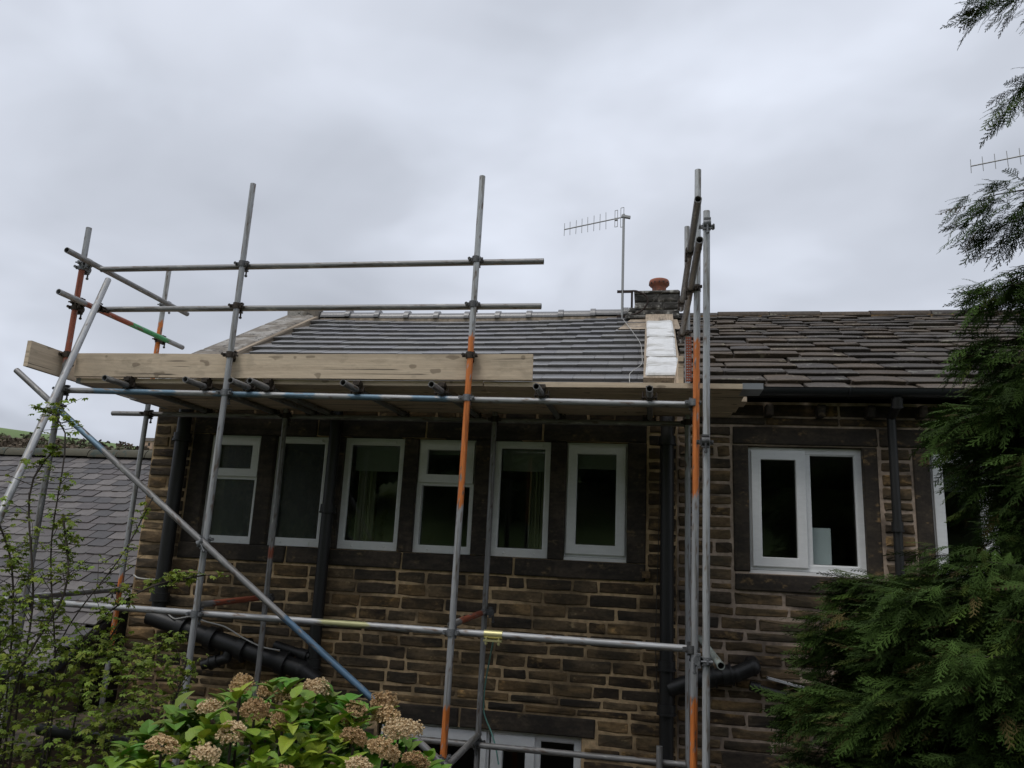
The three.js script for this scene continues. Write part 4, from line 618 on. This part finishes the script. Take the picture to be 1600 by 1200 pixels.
{
  const r = rng(91), t = thing('hydrangea_bush', 'green leafed hydrangea with dried brown flower heads in front of the scaffold', 'bush');
  const heads = [[-1.58, 2.84, 4], [-1.67, 2.75, 4.05], [-1.46, 2.77, 4.1], [-1.41, 2.8, 3.95], [-1.31, 2.83, 3.9], [-1.32, 2.75, 4.15], [-1.73, 2.66, 4.25], [-1.53, 2.65, 4.3], [-1.04, 2.72, 4.15], [-0.91, 2.7, 4.2], [-0.96, 2.67, 4.3], [-1.02, 2.8, 3.9], [-0.99, 2.76, 3.95], [-0.92, 2.73, 4], [-1.1, 2.77, 4], [-1.53, 2.79, 3.85], [-1.49, 2.71, 4.2], [-0.82, 2.65, 4.1], [-1.37, 2.77, 3.9], [-0.94, 2.69, 3.8], [-1.2, 2.62, 4.35]];
  const leafs = [leafGeo(0.115, 0.075, 0.35, 0.3), leafGeo(0.1, 0.07, 0.5, 0.5), leafGeo(0.085, 0.055, 0.25, 0.15)];
  const top = (x, z) => { const a = (x + 1.42) / 0.78, b = (z - 3.95) / 0.62; return 1.75 + 1.0 * Math.pow(Math.max(0, 1 - a * a * 0.9 - b * b), 0.4); };
  const floret = (r2) => { const g = []; for (let k = 0; k < 3; k++) { const a = k / 3 * 6.283 + r2(), l = new THREE.PlaneGeometry(0.0085, 0.011, 1, 1).translate(0, 0.006, 0).rotateX(rr(-1.1, -0.3, r2)).rotateY(a); g.push(l); } return mergeGeometries(g); };
  const headGeo = [...Array(4)].map(() => { const g = []; for (let i = 0; i < 330; i++) { const u = rr(-0.45, 1, r), a = r() * 6.283, s = Math.sqrt(1 - u * u), d = V(s * Math.cos(a), u, s * Math.sin(a)), R0 = 0.062 * rr(0.6, 1.12, r) * (1 + 0.3 * perlin.noise(d.x * 2.2 + heads.length, d.y * 2.2, d.z * 2.2 + r() * 0.1)), f = floret(r); f.applyQuaternion(new THREE.Quaternion().setFromUnitVectors(UP, d.clone().add(V(rr(-0.4, 0.4, r), rr(-0.4, 0.4, r), rr(-0.4, 0.4, r))).normalize())); f.translate(d.x * R0, d.y * R0 * 0.85, d.z * R0); g.push(f); } return mergeGeometries(g); });
  heads.forEach(([x, y, z], i) => { const m = mesh('flower_head', headGeo[i % 4], M.petal[i % 3], t); m.position.set(x, y, z); m.rotation.set(rr(-0.5, 0.5, r), r() * 6, rr(-0.5, 0.5, r)); m.scale.set(rr(0.55, 0.88, r), rr(0.45, 0.75, r), rr(0.55, 0.88, r)); mesh('stem', pipe([V(x * 0.75 - 0.35, 1.5, z * 0.7 + 1.15), V(x - (x + 1.42) * 0.1, (y + 1.6) / 2 + 0.1, z), V(x, y - 0.03, z)], 0.005, 5, 8), M.twig, t); });
  let n = 0; const extra = [];
  const shoot = (x, y, z, solid) => {
    const k = 4 + Math.floor(r() * 3), a0 = r() * 6.28, q = Math.floor(r() * 3);
    for (let i = 0; i < k; i++) { const a = a0 + i * 1.7 + rr(-0.3, 0.3, r), el = rr(0.05, 1.5, r), dir = V(Math.cos(a), el, Math.sin(a)), gi = Math.floor(r() * 3), s = rr(0.42, 0.98, r), mt = frame(V(x, y - i * 0.012, z), dir, UP, s);
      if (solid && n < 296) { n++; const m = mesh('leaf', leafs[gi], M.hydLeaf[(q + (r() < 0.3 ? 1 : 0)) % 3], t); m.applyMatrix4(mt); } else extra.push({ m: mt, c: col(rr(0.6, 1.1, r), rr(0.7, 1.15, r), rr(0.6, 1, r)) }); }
  };
  const spots = []; for (let i = 0; i < 330; i++) { const x = rr(-2.18, -0.68, r), z = rr(3.5, 4.5, r), y = top(x, z); if (y > 2.0) spots.push([x, y, z]); }
  spots.sort((a, b) => b[2] + b[1] * 0.8 - a[2] - a[1] * 0.8); let s = 0; for (const [x, y, z] of spots) { shoot(x, y - (s++ % 3 ? rr(-0.03, 0.06, r) : rr(-0.12, -0.04, r)), z, y > 2.5); }
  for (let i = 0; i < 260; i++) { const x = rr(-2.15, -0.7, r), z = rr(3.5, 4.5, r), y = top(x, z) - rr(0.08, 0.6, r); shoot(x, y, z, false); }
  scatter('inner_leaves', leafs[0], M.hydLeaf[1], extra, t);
}
// the thin leafy shrub on the left
{
  const r = rng(55), t = thing('leafy_shrub', 'spindly shrub with small fresh green leaves at the left edge', 'shrub');
  const lg = (() => { const g = []; for (let k = 0; k < 5; k++) { const a = (k - 2) * 0.75; g.push(leafGeo(0.026 - Math.abs(k - 2) * 0.004, 0.012, 0.3, 0.4).rotateY(a)); } return mergeGeometries(g); })();
  const list = [], leafAt = (p, s = 1) => { const v = rr(0.55, 1.35, r); list.push({ m: frame(p, V(rr(-1, 1, r), rr(-0.7, 0.5, r), rr(-1, 1, r)), V(rr(-0.3, 0.3, r), 1, rr(-0.3, 0.3, r)), s * rr(0.75, 1.35, r)), c: col(v * rr(0.8, 1.1, r), v, v * 0.8) }); };
  const twigs = [], stem = (pts, rad, leafy, from) => {
    const c = new THREE.CatmullRomCurve3(pts.map((p) => V(...p))); mesh('stem', new THREE.TubeGeometry(c, 24, rad * 0.62, 6), M.twig, t);
    const L = c.getLength(), n = Math.round(L * leafy * 1.25);
    for (let i = 0; i < n; i++) {
      const u = from + (1 - from) * r(), p = c.getPoint(u), q = p.clone().add(V(rr(-0.3, 0.3, r), rr(-0.05, 0.22, r), rr(-0.22, 0.22, r)).multiplyScalar(rr(0.3, 1.1, r) * (1.25 - 0.8 * u)));
      twigs.push(rod(p, q, 0.0028, 0.0015, 4)); const k = 3 + Math.floor(r() * 4); for (let j = 0; j < k; j++) leafAt(p.clone().lerp(q, rr(0.4, 1.08, r)).add(V(rr(-0.03, 0.03, r), rr(-0.03, 0.03, r), rr(-0.03, 0.03, r))));
    }
  };
  const g0 = 1.3;
  stem([[-3.22, g0, 3.0], [-3.2, 2.5, 3.0], [-3.38, 3.3, 3.0], [-3.44, 4.02, 3.0], [-3.6, 4.12, 3.02]], 0.007, 11, 0.25);
  stem([[-3.3, g0, 3.05], [-3.38, 2.5, 3.05], [-3.42, 3.0, 3.02], [-3.6, 3.68, 2.98], [-3.5, 3.9, 2.95]], 0.009, 14, 0.2);
  stem([[-3.25, g0, 3.1], [-3.36, 2.6, 3.1], [-3.2, 3.1, 3.05], [-3.34, 3.5, 3.0]], 0.01, 15, 0.2);
  stem([[-3.4, g0, 3.1], [-3.5, 2.5, 3.0], [-3.62, 3.2, 3.0], [-3.8, 3.5, 3.0]], 0.009, 15, 0.2);
  stem([[-3.1, g0, 3.0], [-3.2, 2.5, 3.0], [-3.05, 2.9, 2.95], [-2.75, 3.12, 2.95], [-2.45, 3.2, 2.9]], 0.008, 16, 0.2);
  stem([[-3.3, 2.4, 3.0], [-3.2, 2.85, 3.0], [-2.95, 3.3, 2.95], [-2.85, 3.62, 2.9]], 0.006, 12, 0.2);
  stem([[-2.95, g0, 2.9], [-2.9, 2.2, 2.9], [-2.8, 2.7, 2.9], [-2.55, 2.85, 2.9]], 0.008, 22, 0.25);
  stem([[-3.0, g0, 2.9], [-2.75, 2.1, 2.95], [-2.55, 2.5, 2.9], [-2.5, 2.75, 2.9]], 0.008, 24, 0.25);
  stem([[-3.3, g0, 2.9], [-3.15, 2.1, 2.9], [-3.1, 2.6, 2.9], [-2.95, 2.9, 2.9]], 0.008, 24, 0.25);
  stem([[-3.45, g0, 3.2], [-3.5, 2.1, 3.2], [-3.45, 2.5, 3.2], [-3.3, 2.7, 3.15]], 0.01, 24, 0.25);
  stem([[-3.5, g0, 3.2], [-3.45, 2.3, 3.15], [-3.55, 2.9, 3.1], [-3.75, 3.1, 3.1]], 0.011, 18, 0.25);
  for (let i = 0; i < 1300; i++) { const a = rr(-3.75, -2.55, r), b = rr(1.95, 2.82 - 0.1 * Math.abs(a + 3.1), r); leafAt(V(a, b, rr(2.7, 3.2, r)), 1.1); }
  mesh('twigs', merge(twigs), M.twig, t).userData.kind = 'stuff';
  scatter('foliage', lg, M.shrubLeaf, list, t);
}
// ---------------------------------------------------------------- far hillside and the trees opposite the house
const clump = (() => { const r = rng(31), P = []; for (let i = 0; i < 46; i++) { const a = r() * 6.283, u = rr(-1, 1, r), s = Math.sqrt(1 - u * u), R0 = Math.pow(r(), 0.4), c = V(s * Math.cos(a) * R0, u * R0 * 0.8, s * Math.sin(a) * R0), e1 = V(rr(-1, 1, r), rr(-1, 1, r), rr(-1, 1, r)).normalize().multiplyScalar(0.3), e2 = V(rr(-1, 1, r), rr(-1, 1, r), rr(-1, 1, r)).normalize().multiplyScalar(0.2); for (const q of [c.clone().sub(e1), c.clone().add(e2), c.clone().add(e1), c.clone().sub(e1), c.clone().add(e1), c.clone().sub(e2)]) P.push(q.x, q.y, q.z); } const g = new THREE.BufferGeometry(); g.setAttribute('position', new THREE.Float32BufferAttribute(P, 3)); g.computeVertexNormals(); return g; })();
{
  const r = rng(63), list = [], scrub = leafMat(0.09, 0.068, 0.045, 0.05);
  for (let i = 0; i < 2600; i++) { const z = rr(-250, -120, r), x = (7 - z) * -rr(0.5, 1.15, r), y = groundHeight(x, z); const s = rr(0.6, 1.7, r) * (-z / 130), v = rr(0.5, 1.4, r), gr = r() < 0.3 ? 1.5 : 1; if (y > 29.5 + 0.07 * (-184 - x) + rr(-2, 1, r)) continue; list.push({ m: frame(V(x, y + s * 0.5, z), V(rr(-1, 1, r), 0, rr(-1, 1, r)), UP, s), c: col(v, v * gr, v) }); }
  const m = scatter('scrub_wood', clump, scrub, list, scene); m.userData = { kind: 'stuff', label: 'brown leafless scrub wood along the distant hillside', category: 'wood' };
  for (const [x, z, w, c, label] of [[-166, -226, 4.4, [0.4, 0.27, 0.2], 'small pink walled house on the distant hillside'], [-153, -228, 3, [0.55, 0.53, 0.48], 'tiny white house on the distant hillside beside the pink one']]) {
    const h = thing('far_house', label, 'house'), y = groundHeight(x, z); mesh('wall', box(x - w / 2, x + w / 2, y - 1, y + 2.4, z - 2, z + 2), new THREE.MeshStandardMaterial({ color: col(...c), roughness: 0.9 }), h);
    const s = new THREE.Shape(); s.moveTo(-2.3, 0); s.lineTo(2.3, 0); s.lineTo(0, 1.4); mesh('roof', new THREE.ExtrudeGeometry(s, { depth: w + 0.4, bevelEnabled: false }).rotateY(Math.PI / 2).translate(x - w / 2 - 0.2, y + 2.4, z), M.stoneSlate[0], h);
    for (const k of [-0.25, 0.25]) mesh('window', box(x + k * w - 0.35, x + k * w + 0.35, y + 0.8, y + 1.9, z + 2.0, z + 2.04), M.gasket, h);
  }
  const spots = [[-14, 24, 7], [-9.5, 29, 7.5], [-5.5, 23, 6.4], [-2, 31, 7.8], [1.5, 25, 6.8], [5.5, 28, 7.2], [10, 24, 6.6], [-19, 29, 7.4], [15, 29, 7.4]];
  const names = ['first', 'second', 'third', 'fourth', 'fifth', 'sixth', 'seventh', 'eighth', 'ninth'];
  spots.sort((a, b) => a[0] - b[0]).forEach(([x, z, H], i) => {
    const t = thing('field_tree', names[i] + ' from the left of the field trees mirrored in the windows', 'tree', 'trees on the grass bank opposite the houses'), y = groundHeight(x, z) - 0.2;
    mesh('trunk', pipe([V(x, y, z), V(x + rr(-0.2, 0.2, r), y + H * 0.3, z), V(x + rr(-0.4, 0.4, r), y + H * 0.7, z)], 0.34, 9), M.bark, t); const l = [];
    for (let k = 0; k < 330; k++) { const a = r() * 6.283, u = rr(-1, 1, r), q = Math.sqrt(1 - u * u) * H * 0.5 * Math.sqrt(rr(0.2, 1, r)), v = rr(0.5, 1.3, r); l.push({ m: frame(V(x + q * Math.cos(a), y + H * 0.58 + u * H * 0.46, z + q * Math.sin(a)), V(rr(-1, 1, r), 0, rr(-1, 1, r)), UP, rr(0.7, 1.2, r)), c: col(v, v, v) }); }
    scatter('crown', clump, M.darkLeaf, l, t);
  });
}
renderer.render(scene, camera);
